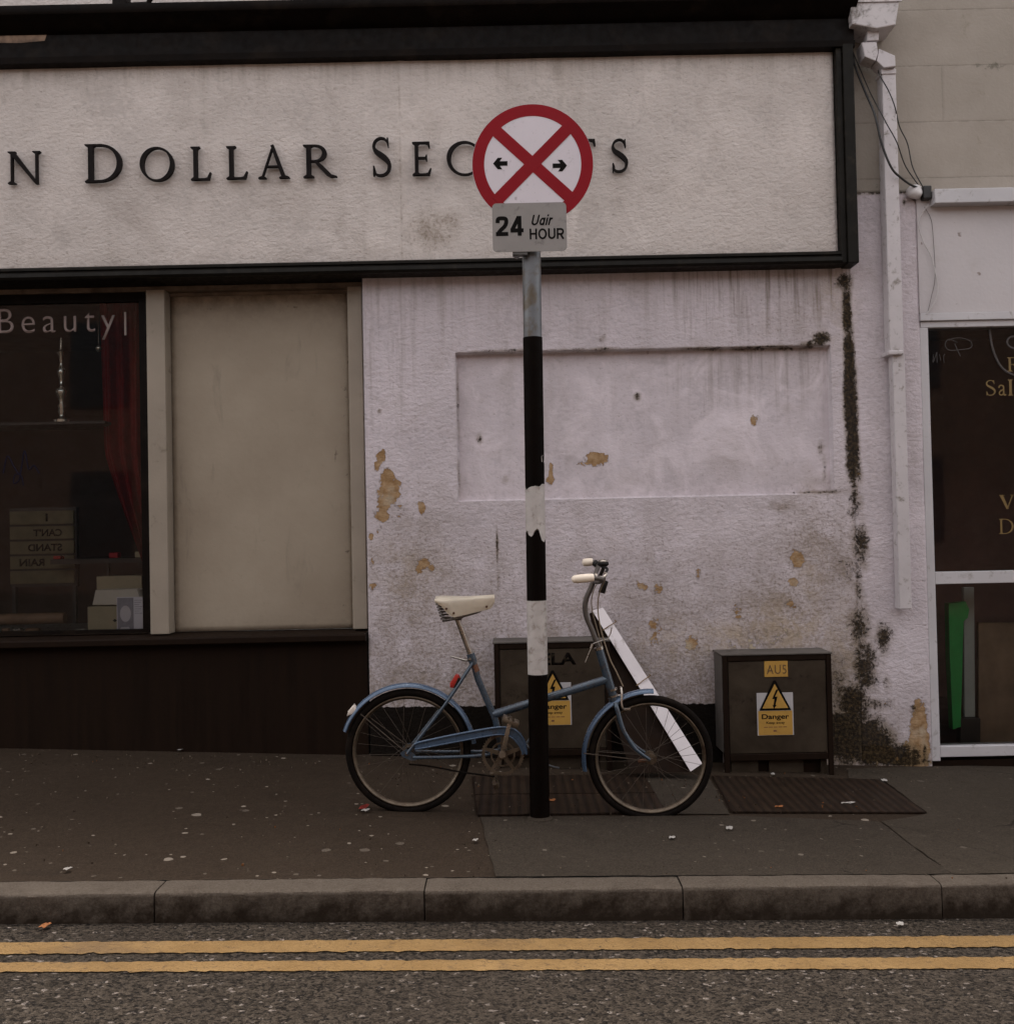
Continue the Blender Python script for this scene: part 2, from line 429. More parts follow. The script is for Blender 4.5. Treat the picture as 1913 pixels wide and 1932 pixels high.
def kerb_material():
    k = NB("kerb_concrete")
    n = k.noise(3, 5, .6)
    c = k.mix(k.lin(n, .3, .7), (.066, .050, .036), (.094, .073, .055))
    c = k.mix(k.math('MULTIPLY', k.step(k.noise(8, 6, .7), .45, .68), .55), c, (.045, .031, .021))
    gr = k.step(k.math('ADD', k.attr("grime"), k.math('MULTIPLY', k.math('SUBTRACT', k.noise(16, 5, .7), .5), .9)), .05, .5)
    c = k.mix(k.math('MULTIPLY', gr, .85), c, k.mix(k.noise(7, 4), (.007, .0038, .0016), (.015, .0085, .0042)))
    ag = k.n("RGBToBW", Color=k.n("TexVoronoi", 1, Vector=k.co, Scale=190.0))
    c = k.mix(k.math('MULTIPLY', k.math('SUBTRACT', 1.0, gr), .3), c, k.mix(ag, (.05, .04, .032), (.16, .14, .12)))
    return k.out(c, .8, 0, k.bump(k.math('ADD', k.noise(110, 4), k.math('MULTIPLY', k.noise(20, 4), .8)), .003, .8), .12)
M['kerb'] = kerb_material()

def cover_material():
    k = NB("rusty_cover_plate")
    wv = k.n("TexWave", 1, props={"wave_type": 'BANDS', "bands_direction": 'X'}, Vector=k.co, Scale=7.2, Distortion=0.4, Detail=2.0)
    c = k.mix(k.lin(k.noise(9, 5, .65), .3, .7), (.0145, .0085, .0052), (.034, .0200, .0122))
    c = k.mix(k.math('MULTIPLY', k.step(k.noise(5, 6, .7, .5), .48, .66), .55), c, (.026, .0185, .0125))
    c = k.mix(k.math('MULTIPLY', k.step(wv, .55, .25), .6), c, (.008, .005, .0035))
    c = k.mix(k.step(k.noise(70, 4, .7), .68, .74), c, (.15, .10, .07))
    return k.out(c, .6, .2, k.bump(wv, .004, .9), .15)
M['cover'] = cover_material()

# ------------------------------------------------------------------ mesh helpers
def new_obj(name, bm, mat, parent=None, smooth=None, origin=None):
    """one mesh object; geometry given in world space, stored relative to the parent (or origin)"""
    me = bpy.data.meshes.new(name)
    off = parent_origin(parent) if parent else (origin or Vector((0, 0, 0)))
    bmesh.ops.translate(bm, verts=bm.verts, vec=-off)
    bmesh.ops.recalc_face_normals(bm, faces=bm.faces)
    bm.to_mesh(me); bm.free()
    ob = bpy.data.objects.new(name, me)
    col.objects.link(ob)
    me.materials.append(mat)
    if parent:
        ob.parent = parent
    else:
        ob.location = off
    if smooth is not None:
        me.shade_smooth()
        me.set_sharp_from_angle(angle=R(smooth))
    return ob

def parent_origin(p):
    v = Vector((0, 0, 0))
    while p:
        v += Vector(p.location)
        p = p.parent
    return v

def tag(o, label=None, cat=None, group=None, kind=None):
    if label: o["label"] = label
    if cat: o["category"] = cat
    if group: o["group"] = group
    if kind: o["kind"] = kind
    return o

def thing(name, loc, label, cat, group=None):
    o = bpy.data.objects.new(name, None)
    o.empty_display_size = .1
    col.objects.link(o)
    o.location = loc
    return tag(o, label, cat, group)

def BM():
    return bmesh.new()

def box(bm, x0, x1, y0, y1, z0, z1, bev=0.0):
    vs = [bm.verts.new((x, y, z)) for x in (x0, x1) for y in (y0, y1) for z in (z0, z1)]
    idx = [(0, 1, 3, 2), (4, 6, 7, 5), (0, 4, 5, 1), (2, 3, 7, 6), (0, 2, 6, 4), (1, 5, 7, 3)]
    fs = [bm.faces.new([vs[i] for i in f]) for f in idx]
    if bev:
        es = list({e for f in fs for e in f.edges})
        bmesh.ops.bevel(bm, geom=es, offset=bev, segments=2, affect='EDGES', profile=.5)

def prism(bm, pts, y0, y1, bev=0.0):
    """polygon of (x,z) pairs extruded from depth y0 to y1"""
    a = [bm.verts.new((p[0], y0, p[1])) for p in pts]
    b = [bm.verts.new((p[0], y1, p[1])) for p in pts]
    n = len(pts)
    fs = [bm.faces.new(a), bm.faces.new(b[::-1])]
    for i in range(n):
        j = (i + 1) % n
        fs.append(bm.faces.new((a[i], b[i], b[j], a[j])))
    if bev:
        es = list({e for f in fs[:2] for e in f.edges})
        bmesh.ops.bevel(bm, geom=es, offset=bev, segments=2, affect='EDGES', profile=.5)

def tube(bm, pts, r, seg=10, closed=False, caps=True):
    pts = [Vector(p) for p in pts]
    n = len(pts)
    rs = r if isinstance(r, (list, tuple)) else [r] * n
    tang = []
    for i in range(n):
        if closed:
            t = pts[(i + 1) % n] - pts[i - 1]
        else:
            t = pts[min(i + 1, n - 1)] - pts[max(i - 1, 0)]
        tang.append(t.normalized())
    up = Vector((0, 0, 1)) if abs(tang[0].z) < .9 else Vector((0, 1, 0))
    nrm = (up - tang[0] * up.dot(tang[0])).normalized()
    rings = []
    for i in range(n):
        nrm = (nrm - tang[i] * nrm.dot(tang[i])).normalized()
        bi = tang[i].cross(nrm)
        rings.append([bm.verts.new(pts[i] + (nrm * math.cos(a) + bi * math.sin(a)) * rs[i])
                      for a in (2 * math.pi * k / seg for k in range(seg))])
    for i in range(n if closed else n - 1):
        A, B = rings[i], rings[(i + 1) % n]
        for k in range(seg):
            bm.faces.new((A[k], A[(k + 1) % seg], B[(k + 1) % seg], B[k]))
    if caps and not closed:
        bm.faces.new(rings[0][::-1]); bm.faces.new(rings[-1])

def smooth_path(pts, n=6):
    """Catmull-Rom through the points"""
    pts = [Vector(p) for p in pts]
    q = [pts[0] * 2 - pts[1]] + pts + [pts[-1] * 2 - pts[-2]]
    out = []
    for i in range(1, len(q) - 2):
        a, b, c, d = q[i - 1], q[i], q[i + 1], q[i + 2]
        for k in range(n):
            t = k / n
            out.append(.5 * ((2 * b) + (c - a) * t + (2 * a - 5 * b + 4 * c - d) * t * t + (3 * b - a - 3 * c + d) * t ** 3))
    out.append(pts[-1])
    return out

def ring(bm, c, prof, seg=72, a0=0.0, a1=2 * math.pi):
    """sweep a closed (radius, y) profile about the axis through c along Y"""
    full = abs(a1 - a0 - 2 * math.pi) < 1e-6
    n = seg if full else seg + 1
    rows = []
    for i in range(n):
        a = a0 + (a1 - a0) * i / seg
        rows.append([bm.verts.new((c.x + r * math.cos(a), c.y + y, c.z + r * math.sin(a))) for r, y in prof])
    m = len(prof)
    for i in range(seg):
        A, B = rows[i], rows[(i + 1) % n]
        for k in range(m):
            bm.faces.new((A[k], A[(k + 1) % m], B[(k + 1) % m], B[k]))
    if not full:
        bm.faces.new(rows[0]); bm.faces.new(rows[-1][::-1])

def lathe(bm, c, prof, seg=20):
    """(radius, z) profile about the upright axis through c"""
    rows = [[bm.verts.new((c.x + max(r, 1e-4) * math.cos(2 * math.pi * k / seg), c.y + max(r, 1e-4) * math.sin(2 * math.pi * k / seg), c.z + z)) for k in range(seg)] for r, z in prof]
    for A, B in zip(rows, rows[1:]):
        for k in range(seg):
            bm.faces.new((A[k], A[(k + 1) % seg], B[(k + 1) % seg], B[k]))
    bm.faces.new(rows[0][::-1]); bm.faces.new(rows[-1])

def disc_pts(cx, cz, r, n=64, a0=0.0):
    return [(cx + r * math.cos(a0 + 2 * math.pi * i / n), cz + r * math.sin(a0 + 2 * math.pi * i / n)) for i in range(n)]

def text_bm(s, x0, x1, z0, z1, y, thick=.001, weight=0.0, shear=0.0, spacing=1.0, mirror=False, keep=False):
    """built-in sans lettering fitted into the box, facing the street (-Y)"""
    cu = bpy.data.curves.new("text", 'FONT')
    cu.body = s; cu.size = 1.0; cu.offset = weight; cu.shear = shear; cu.space_character = spacing
    ob = bpy.data.objects.new("text", cu)
    col.objects.link(ob)
    dg = bpy.context.evaluated_depsgraph_get()
    me = bpy.data.meshes.new_from_object(ob.evaluated_get(dg))
    bm = BM(); bm.from_mesh(me)
    bpy.data.objects.remove(ob); bpy.data.curves.remove(cu); bpy.data.meshes.remove(me)
    xs = [v.co.x for v in bm.verts]; ys = [v.co.y for v in bm.verts]
    ax, bx, ay, by = min(xs), max(xs), min(ys), max(ys)
    for v in bm.verts:
        u = (v.co.x - ax) / (bx - ax)
        if mirror: u = 1 - u
        v.co = Vector((x0 + u * (x1 - x0), y, z0 + (v.co.y - ay) / (by - ay) * (z1 - z0)))
    r = bmesh.ops.extrude_face_region(bm, geom=bm.faces[:])
    bmesh.ops.translate(bm, verts=[g for g in r["geom"] if isinstance(g, bmesh.types.BMVert)], vec=(0, -thick, 0))
    return bm

# ---- serif capitals, drawn as strokes
TK, TN = .125, .048
def rib(path, wid):
    L, Rr = [], []
    n = len(path)
    for i, (x, z) in enumerate(path):
        a, b = path[max(0, i - 1)], path[min(n - 1, i + 1)]
        dx, dz = b[0] - a[0], b[1] - a[1]
        l = math.hypot(dx, dz) or 1
        w_ = wid[i] / 2
        L.append((x - dz / l * w_, z + dx / l * w_)); Rr.append((x + dz / l * w_, z - dx / l * w_))
    return L + Rr[::-1]

def stem(x, wd, z0=0.0, z1=1.0, sv=.085, top=True, bot=True):
    p = []
    if bot: p += [(x - sv, z0), (x + wd + sv, z0), (x + wd + sv, z0 + .03), (x + wd, z0 + .085)]
    else: p += [(x, z0), (x + wd, z0)]
    if top: p += [(x + wd, z1 - .085), (x + wd + sv, z1 - .03), (x + wd + sv, z1), (x - sv, z1), (x - sv, z1 - .03), (x, z1 - .085)]
    else: p += [(x + wd, z1), (x, z1)]
    if bot: p += [(x, z0 + .085), (x - sv, z0 + .03)]
    return p

def arc(cx, cz, rx, rz, a0, a1, n=24):
    return [(cx + rx * math.cos(R(a0 + (a1 - a0) * i / n)), cz + rz * math.sin(R(a0 + (a1 - a0) * i / n))) for i in range(n + 1)]

def glyph(ch):
    """(width, [polygons]) for a capital of unit height"""
    if ch == 'N':
        return 1.0, [stem(.10, .06), stem(.84, .06, bot=False), [(.02, 1), (.20, 1), (.92, 0), (.84, -.02), (.12, .88)]]
    if ch == 'D':
        ang = [90 - 180 * i / 28 for i in range(29)]
        return .98, [stem(.10, TK), rib([(.15, .972), (.42, .972)], [TN] * 2), rib([(.15, .028), (.42, .028)], [TN] * 2),
                     rib([(.40 + .50 * math.cos(R(a)), .5 + .472 * math.sin(R(a))) for a in ang], [TN + (TK - TN) * math.cos(R(a)) ** 2 for a in ang])]
    if ch == 'O':
        out = []
        for s in (0, 180):
            ang = [s + 90 + 180 * i / 28 for i in range(29)]
            out.append(rib([(.5 + .445 * math.cos(R(a)), .5 + .48 * math.sin(R(a))) for a in ang], [TN + (TK - TN) * math.cos(R(a + 14)) ** 2 for a in ang]))
        return 1.0, out
    if ch == 'L':
        return .66, [stem(.10, TK), [(.12, .0), (.60, 0), (.66, .22), (.62, .22), (.54, .07), (.46, .05), (.12, .05)]]
    if ch == 'A':
        return .98, [rib([(.12, .02), (.47, .98)], [.052, .052]), rib([(.44, 1.0), (.80, .02)], [.10, TK]), rib([(.25, .36), (.68, .36)], [TN] * 2),
                     [(.0, 0), (.25, 0), (.25, .03), (.15, .07), (.10, .07), (.0, .03)], [(.66, 0), (.98, 0), (.98, .03), (.86, .08), (.76, .08), (.66, .03)]]
    if ch == 'R':
        ang = [90 - 180 * i / 20 for i in range(21)]
        return .92, [stem(.10, TK), rib([(.15, .972), (.34, .972)], [TN] * 2), rib([(.15, .50), (.34, .50)], [TN] * 2),
                     rib([(.33 + .27 * math.cos(R(a)), .736 + .236 * math.sin(R(a))) for a in ang], [TN + (TK - TN) * math.cos(R(a)) ** 2 for a in ang]),
                     rib([(.34, .50), (.50, .33), (.68, .12), (.78, .035), (.94, .012)], [.06, .11, .115, .085, .03])]
    if ch == 'E':
        return .68, [stem(.10, TK), [(.12, 1), (.62, 1), (.63, .82), (.59, .82), (.54, .93), (.47, .95), (.12, .95)],
                     [(.12, .0), (.61, 0), (.67, .20), (.63, .20), (.55, .07), (.47, .05), (.12, .05)],
                     [(.12, .545), (.46, .545), (.50, .61), (.53, .61), (.53, .43), (.50, .43), (.46, .495), (.12, .495)]]
    if ch == 'C':
        ang = [42 + 274 * i / 40 for i in range(41)]
        return .92, [rib([(.52 + .45 * math.cos(R(a)), .5 + .48 * math.sin(R(a))) for a in ang], [TN + (TK - TN) * max(0, math.cos(R(a + 180 + 14))) ** 2 for a in ang]),
                     [(.83, .95), (.87, .95), (.885, .72), (.85, .72), (.80, .83)]]
    if ch == 'T':
        return .86, [stem(.37, TK, top=False), [(.02, 1), (.84, 1), (.86, .80), (.825, .80), (.77, .93), (.70, .95), (.16, .95), (.09, .93), (.035, .80), (.0, .80)]]
    if ch == 'S':
        pts = [(.50, .86), (.40, .955), (.26, .972), (.12, .90), (.07, .765), (.13, .645), (.29, .545), (.44, .44), (.535, .31), (.51, .145), (.40, .05), (.24, .026), (.12, .07), (.055, .18)]
        sm = smooth_path([(x, z, 0) for x, z in pts], 5)
        n = len(sm)
        return .60, [rib([(p.x, p.y) for p in sm], [TN + (TK + .015 - TN) * math.exp(-((i / (n - 1) - .5) / .20) ** 2) for i in range(n)]),
                     [(.475, .98), (.515, .98), (.53, .74), (.50, .74), (.46, .86)], [(.04, .02), (.075, .0), (.13, .14), (.08, .27), (.04, .27)]]
    if ch == 'F':
        return .64, [stem(.10, .17), [(.12, 1), (.62, 1), (.63, .78), (.59, .78), (.52, .92), (.45, .94), (.12, .94)],
                     [(.12, .545), (.43, .545), (.47, .64), (.50, .64), (.50, .38), (.47, .38), (.43, .48), (.12, .48)]]
    if ch == 'V':
        return .95, [rib([(.13, .98), (.50, .0)], [.20, .14]), rib([(.48, .02), (.82, .98)], [.06, .06]),
                     [(.0, 1), (.34, 1), (.34, .96), (.0, .96)], [(.68, 1), (.95, 1), (.95, .96), (.68, .96)]]
    if ch == 'a':
        return .52, [rib(smooth3([(.07, .50), (.12, .63), (.25, .66), (.35, .57), (.35, .35), (.36, .10), (.41, .035), (.50, .07)]), None or [.09] * 36)[:], rib(smooth3([(.36, .40), (.20, .33), (.10, .22), (.10, .10), (.18, .035), (.28, .07), (.36, .17)]), [.08] * 31)]
    if ch == 'l':
        return .36, [stem(.10, .15, sv=.07)]
    return .5, []

def sans(ch, wt):
    """(width, polygons) of a plain bold sans letter of unit cap height; small letters share the scale"""
    h = wt / 2
    def st(*pts): return rib(list(pts), [wt] * len(pts))
    def cv(pts, n=6):
        q = [(p.x, p.y) for p in smooth_path([(x, z, 0) for x, z in pts], n)]
        return rib(q, [wt] * len(q))
    def el(cx, cz, rx, rz):
        return [rib(arc(cx, cz, rx, rz, 0, 180, 20), [wt] * 21), rib(arc(cx, cz, rx, rz, 180, 360, 20), [wt] * 21)]
    if ch == '2': return .62, [cv([(h, .66), (.12, .86), (.31, 1 - h), (.50, .86), (.53, .68), (.44, .48), (.22, .27), (.10, .10)]), st((.0, h), (.62, h))]
    if ch == '4': return .66, [st((.43, .97), (.09, .30)), st((.0, .24 + h * .3), (.66, .24 + h * .3)), st((.46, 0), (.46, 1))]
    if ch == 'H': return .72, [st((h, 0), (h, 1)), st((.72 - h, 0), (.72 - h, 1)), st((h, .52), (.72 - h, .52))]
    if ch == 'O': return .84, el(.42, .5, .42 - h, .5 - h)
    if ch == 'U': return .72, [st((h, 1), (h, .34)), st((.72 - h, 1), (.72 - h, .34)), rib(arc(.36, .36, .36 - h, .36 - h, 180, 360, 20), [wt] * 21)]
    if ch == 'R': return .70, [st((h, 0), (h, 1)), st((h, 1 - h), (.42, 1 - h)), st((h, .45), (.42, .45)), rib(arc(.40, .725 - h / 2, .23, .275 - h / 2, 90, -90, 14), [wt] * 15), st((.38, .45), (.64, .0))]
    if ch == 'a': return .56, el(.28, .36, .28 - h, .36 - h) + [st((.56 - h, 0), (.56 - h, .72))]
    if ch == 'i': return wt, [st((h, 0), (h, .72)), st((h, .84), (h, .84 + wt))]
    if ch == 'r': return .36, [st((h, 0), (h, .72)), cv([(h, .40), (.16, .58), (.36, .65)])]
    return .4, []

def sans_bm(word, x0, x1, z0, z1, y, wt, gap=.14, shear=0.0, thick=.0006):
    gl = [sans(c, wt) for c in word]
    tot = sum(g[0] for g in gl) + gap * (len(gl) - 1)
    tot_s = tot + shear
    bm = BM(); cur = 0
    for wd, polys in gl:
        for i, poly in enumerate(polys):
            prism(bm, [(x0 + (cur + px + shear * pz) / tot_s * (x1 - x0), z0 + pz * (z1 - z0)) for px, pz in poly], y - thick - .0002 * i, y)
        cur += wd + gap
    return bm

def smooth3(pts):
    return [(p.x, p.y) for p in smooth_path([(x, z, 0) for x, z in pts], 5)]

def glyph_bm(ch, x0, x1, z0, z1, yf, thick):
    wd, polys = glyph(ch)
    bm = BM()
    for i, poly in enumerate(polys):
        pts = [(x0 + px / wd * (x1 - x0), z0 + pz * (z1 - z0)) for px, pz in poly]
        prism(bm, pts, yf - .0005 * i, yf + thick)
    return bm

# ------------------------------------------------------------------ weathered wall sheets
def blob(X, Z, items):
    """items: (x, y, rx, ry, amp) measured on the photo; returns the strongest falloff"""
    out = np.zeros_like(X)
    for it in items:
        x, y, rx, ry, amp = it[:5]
        c = P(x, y)
        s = DIST / FPX
        d = np.sqrt(((X - c.x) / (rx * s)) ** 2 + ((Z - c.z) / (ry * s)) ** 2)
        out = np.maximum(out, amp * np.clip(1.25 - .75 * d, 0, 1))
    return out

def grid_sheet(name, xs, zs, yfun, mat, parent, attrs, back=.2):
    """upright sheet of grid lines xs, zs with returns at its rim and named point attributes"""
    xs, zs = np.array(xs), np.array(zs)
    X, Z = np.meshgrid(xs, zs)
    Yv = yfun(X, Z)
    nx, nz = len(xs), len(zs)
    off = parent_origin(parent)
    co = np.stack([X - off.x, Yv - off.y, Z - off.z], -1).reshape(-1, 3)
    idx = np.arange(nx * nz).reshape(nz, nx)
    q = np.stack([idx[:-1, :-1], idx[:-1, 1:], idx[1:, 1:], idx[1:, :-1]], -1).reshape(-1, 4)
    rim = np.concatenate([idx[0, :], idx[1:, -1], idx[-1, -2::-1], idx[-2:0:-1, 0]])
    nb = len(rim)
    bc = co[rim].copy(); bc[:, 1] += back
    base = nx * nz
    co = np.concatenate([co, bc])
    r2 = np.roll(rim, -1); b1 = base + np.arange(nb); b2 = np.roll(b1, -1)
    q = np.concatenate([q, np.stack([rim, b1, b2, r2], -1)])
    me = bpy.data.meshes.new(name)
    me.vertices.add(len(co)); me.vertices.foreach_set("co", co.ravel())
    me.loops.add(q.size); me.loops.foreach_set("vertex_index", q.ravel())
    me.polygons.add(len(q)); me.polygons.foreach_set("loop_start", np.arange(0, q.size, 4))
    me.update(); me.validate()
    for an, val in attrs(X, Z).items():
        v = val.reshape(-1)
        v = np.concatenate([v, v[rim]]).astype(np.float32)
        a = me.attributes.new(an, 'FLOAT', 'POINT')
        a.data.foreach_set("value", v)
    me.materials.append(mat)
    ob = bpy.data.objects.new(name, me)
    col.objects.link(ob)
    ob.parent = parent
    return ob

def lines(a, b, step, hard=()):
    v = list(np.linspace(a, b, max(2, int(abs(b - a) / step) + 1)))
    for h in hard:
        v += [h - .0012, h + .0012]
    return sorted(v)

def sstep(v, a, b):
    t = np.clip((v - a) / (b - a), 0, 1)
    return t * t * (3 - 2 * t)

# =========================================================== GROUND
XL, XR = -30.0, 30.0
OPP_Y = -15.0
bm = BM()
vs = [bm.verts.new((x, y, road_z(x, y))) for x, y in ((-60, -60), (60, -60), (60, kerb_y(60) + .02), (-60, kerb_y(-60) + .02))]
bm.faces.new(vs)
tag(new_obj("road", bm, M['road']), kind="structure", label="grey chip sealed road in front of the kerb")
KW = .125
bm = BM()
xsn = [XL, -12, -6] + list(np.linspace(-4, 4, 500)) + [6, 12, XR]
n = len(xsn)
rowa = [bm.verts.new((x, kerb_y(x) + KW + .006 + (.006 * mnoise.noise(Vector((x * 9, 0, 0))) + .005 * mnoise.noise(Vector((x * 31, 2, 0))) if abs(x) < 4 else 0), pav_z(x, kerb_y(x) + KW) - .001)) for x in xsn]
rowb = [bm.verts.new((x, 3.0, pav_z(x, 3.0))) for x in xsn]
for i in range(n - 1):
    bm.faces.new((rowa[i], rowa[i + 1], rowb[i + 1], rowb[i]))
tag(new_obj("pavement", bm, M['pave']), kind="structure", label="dark asphalt pavement spotted with chewing gum")

def ground_sheet(name, px, mat, lift, label, jag=.0):
    bm = BM()
    pts = [G(*p) for p in px]
    dense = []
    for i, a in enumerate(pts):
        b = pts[(i + 1) % len(pts)]
        m = max(2, int((b - a).length / .06))
        for k in range(m):
            p = a.lerp(b, k / m)
            dense.append(p + Vector((random.uniform(-jag, jag), random.uniform(-jag, jag), 0)))
    bm.faces.new([bm.verts.new((p.x, p.y, pav_z(p.x, p.y) + lift)) for p in dense])
    bmesh.ops.triangulate(bm, faces=bm.faces)
    ob = new_obj(name, bm, mat)
    return tag(ob, kind="structure", label=label)

ground_sheet("pavement_slab", [(908, 1543), (1380, 1541), (1660, 1552), (1722, 1600), (1796, 1651), (1290, 1654), (937, 1656), (920, 1600)], M['slab'], .004, "grey concrete patch around the sign post", .004)
ground_sheet("pavement_slab", [(1600, 1452), (2150, 1438), (2450, 1642), (1798, 1651), (1726, 1600), (1664, 1552), (1752, 1537), (1668, 1474), (1600, 1470)], M['slab_pale'], .004, "paler concrete pavement at the right", .004)
ground_sheet("pavement_slab", [(1205, 1462), (1335, 1464), (1376, 1538), (1262, 1538), (1236, 1500)], M['slab'], .004, "concrete strip between the two cover plates", .003)

# kerb stones
jx = [G(x, y).x for x, y in ((290, 1686), (800, 1681), (1288, 1675), (1777, 1670))]
step_ = .915
edges = [jx[0] - 2 * step_, jx[0] - step_] + jx + [jx[3] + step_, jx[3] + 2 * step_]
klabels = {1: "kerbstone at the far left of the double yellow lines, cut by the photo edge",
           2: "kerbstone left of the chipped joint, below the left pavement",
           3: "kerbstone in the middle, right of the chipped joint, in front of the sign post",
           4: "kerbstone in front of the right electrical cabinet",
           5: "kerbstone at the far right, cut by the photo edge"}
for i in range(len(edges) - 1):
    if i in (0, 6):
        continue
    a, b = edges[i] + .0025, edges[i + 1] - .0025
    if i == 1: a = edges[0] + .004
    if i == 5: b = edges[7] - .004
    bm = BM()
    nn = 60
    dz, dy = random.uniform(-.003, .002), random.uniform(-.003, .003)
    prof = [(KW, -.25), (KW, -.001), (.022, 0), (.010, -.0015), (.004, -.004), (.001, -.009), (0, -.016), (-.004, -.25)]
    rows = []
    for t in range(nn + 1):
        x = a + (b - a) * t / nn
        e = .002 * math.exp(-min(x - a, b - x) / .006)
        row = []
        for k, (py, pz) in enumerate(prof):
            jit = mnoise.noise(Vector((x * 14, k * 1.7, i))) * .0022
            y = kerb_y(x) + py + dy + (e if 1 < k < 7 else 0) + jit
            z = pav_z(x, kerb_y(x) + py) + pz + dz - (e if 0 < k < 6 else 0) + jit
            row.append(bm.verts.new((x, y, z)))
        rows.append(row)
    for A, B in zip(rows, rows[1:]):
        for k in range(len(prof) - 1):
            bm.faces.new((A[k], B[k], B[k + 1], A[k + 1]))
    bm.faces.new(rows[0]); bm.faces.new(rows[-1][::-1])
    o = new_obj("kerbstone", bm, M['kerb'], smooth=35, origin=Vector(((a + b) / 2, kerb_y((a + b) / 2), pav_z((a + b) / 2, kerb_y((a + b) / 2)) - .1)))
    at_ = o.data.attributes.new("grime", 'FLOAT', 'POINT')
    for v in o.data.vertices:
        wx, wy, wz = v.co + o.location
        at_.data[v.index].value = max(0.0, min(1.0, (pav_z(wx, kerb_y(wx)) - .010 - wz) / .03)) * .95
    tag(o, klabels[i], "kerbstone", "kerbstones along the pavement edge")
# the kerb beyond the picture
for a, b in ((XL, edges[0] - .004), (edges[7] + .004, XR)):
    bm = BM()
    c = [(x, kerb_y(x) + py, pav_z(x, kerb_y(x)) + pz) for x in (a, b) for py, pz in ((0, -.25), (0, -.003), (KW, -.003), (KW, -.25))]
    v = [bm.verts.new(p) for p in c]
    for k in range(3):
        bm.faces.new((v[k], v[k + 1], v[k + 5], v[k + 4]))
    tag(new_obj("kerb", bm, M['kerb']), kind="structure", label="kerb running on along the street")

# double yellow lines
def yellow(yl0, yl1, yr0, yr1, label):
    a0, a1, b0, b1 = RG(0, yl0), RG(0, yl1), RG(1913, yr0), RG(1913, yr1)
    bm = BM()
    N = 900
    top, bot = [], []
    for i in range(N + 1):
        t = -1.6 + 4.2 * i / N
        p, q = a0.lerp(b0, t), a1.lerp(b1, t)
        ja = mnoise.noise(Vector((p.x * 22, yl0, 0))) * .009 + mnoise.noise(Vector((p.x * 90, yl0, 3))) * .009
        jb = mnoise.noise(Vector((q.x * 22, yl1, 9))) * .009 + mnoise.noise(Vector((q.x * 90, yl1, 5))) * .009
        top.append(bm.verts.new((p.x, p.y + ja, road_z(p.x, p.y) + .004)))
        bot.append(bm.verts.new((q.x, q.y + jb, road_z(q.x, q.y) + .004)))
    for i in range(N):
        bm.faces.new((bot[i], bot[i + 1], top[i + 1], top[i]))
    tag(new_obj("yellow_line", bm, M['line']), kind="structure", label=label)
yellow(1781, 1803, 1768, 1789, "worn yellow line nearer the kerb")
yellow(1819, 1837, 1808, 1830, "worn yellow line nearer the camera")

# access covers
def cover(px, label, seam=None):
    pts = [G(*p) for p in px]
    c = sum(pts, Vector()) / len(pts)
    o = thing("access_cover", Vector((c.x, c.y, pav_z(c.x, c.y))), label, "access cover", "rusty cover plates in the pavement")
    secs = [pts] if not seam else [[pts[0], pts[1], G(*seam[1]), G(*seam[0])], [G(*seam[0]) + Vector((0, -.012, 0)), G(*seam[1]) + Vector((0, -.012, 0)), pts[2], pts[3]]]
    for s in secs:
        bm = BM()
        tops = [bm.verts.new((p.x, p.y, pav_z(p.x, p.y) + .009)) for p in s]
        lows = [bm.verts.new((p.x, p.y, pav_z(p.x, p.y) - .01)) for p in s]
        bm.faces.new(tops)
        for i in range(4):
            bm.faces.new((tops[i], lows[i], lows[(i + 1) % 4], tops[(i + 1) % 4]))
        new_obj("plate", bm, M['cover'], o)
    bm = BM()
    m = len(pts)
    for i in range(m):
        a, b = pts[i], pts[(i + 1) % m]
        d = (b - a).normalized(); nrm = Vector((d.y, -d.x, 0))
        if (c - a).dot(nrm) > 0: nrm = -nrm
        q = [a + nrm * .002, b + nrm * .002, b + nrm * .008, a + nrm * .008]
        bm.faces.new([bm.verts.new((p.x, p.y, pav_z(p.x, p.y) + .0065 + .0004 * i)) for p in q])
    new_obj("rim", bm, M['plank_brown'], o)
cover([(893, 1468), (1212, 1464), (1254, 1536), (902, 1541)], "rusty ribbed two-part cover plate behind the black and white post", ((897, 1502), (1236, 1499)))
cover([(1345, 1467), (1660, 1474), (1746, 1536), (1382, 1535)], "rusty ribbed cover plate in front of the yellow labelled cabinet")

# =========================================================== SHOP BUILDING (left)
shop = thing("shop_building", Vector((-1, .3, 0)), "shop front with cream lettered fascia, dark window and blistered white wall", "building")

WX0, WX1 = P(690, 900).x, P(1606, 700).x
rec = (P(862, 800).x, P(1570, 790).x, P(1200, 939).z, P(1200, 659).z)

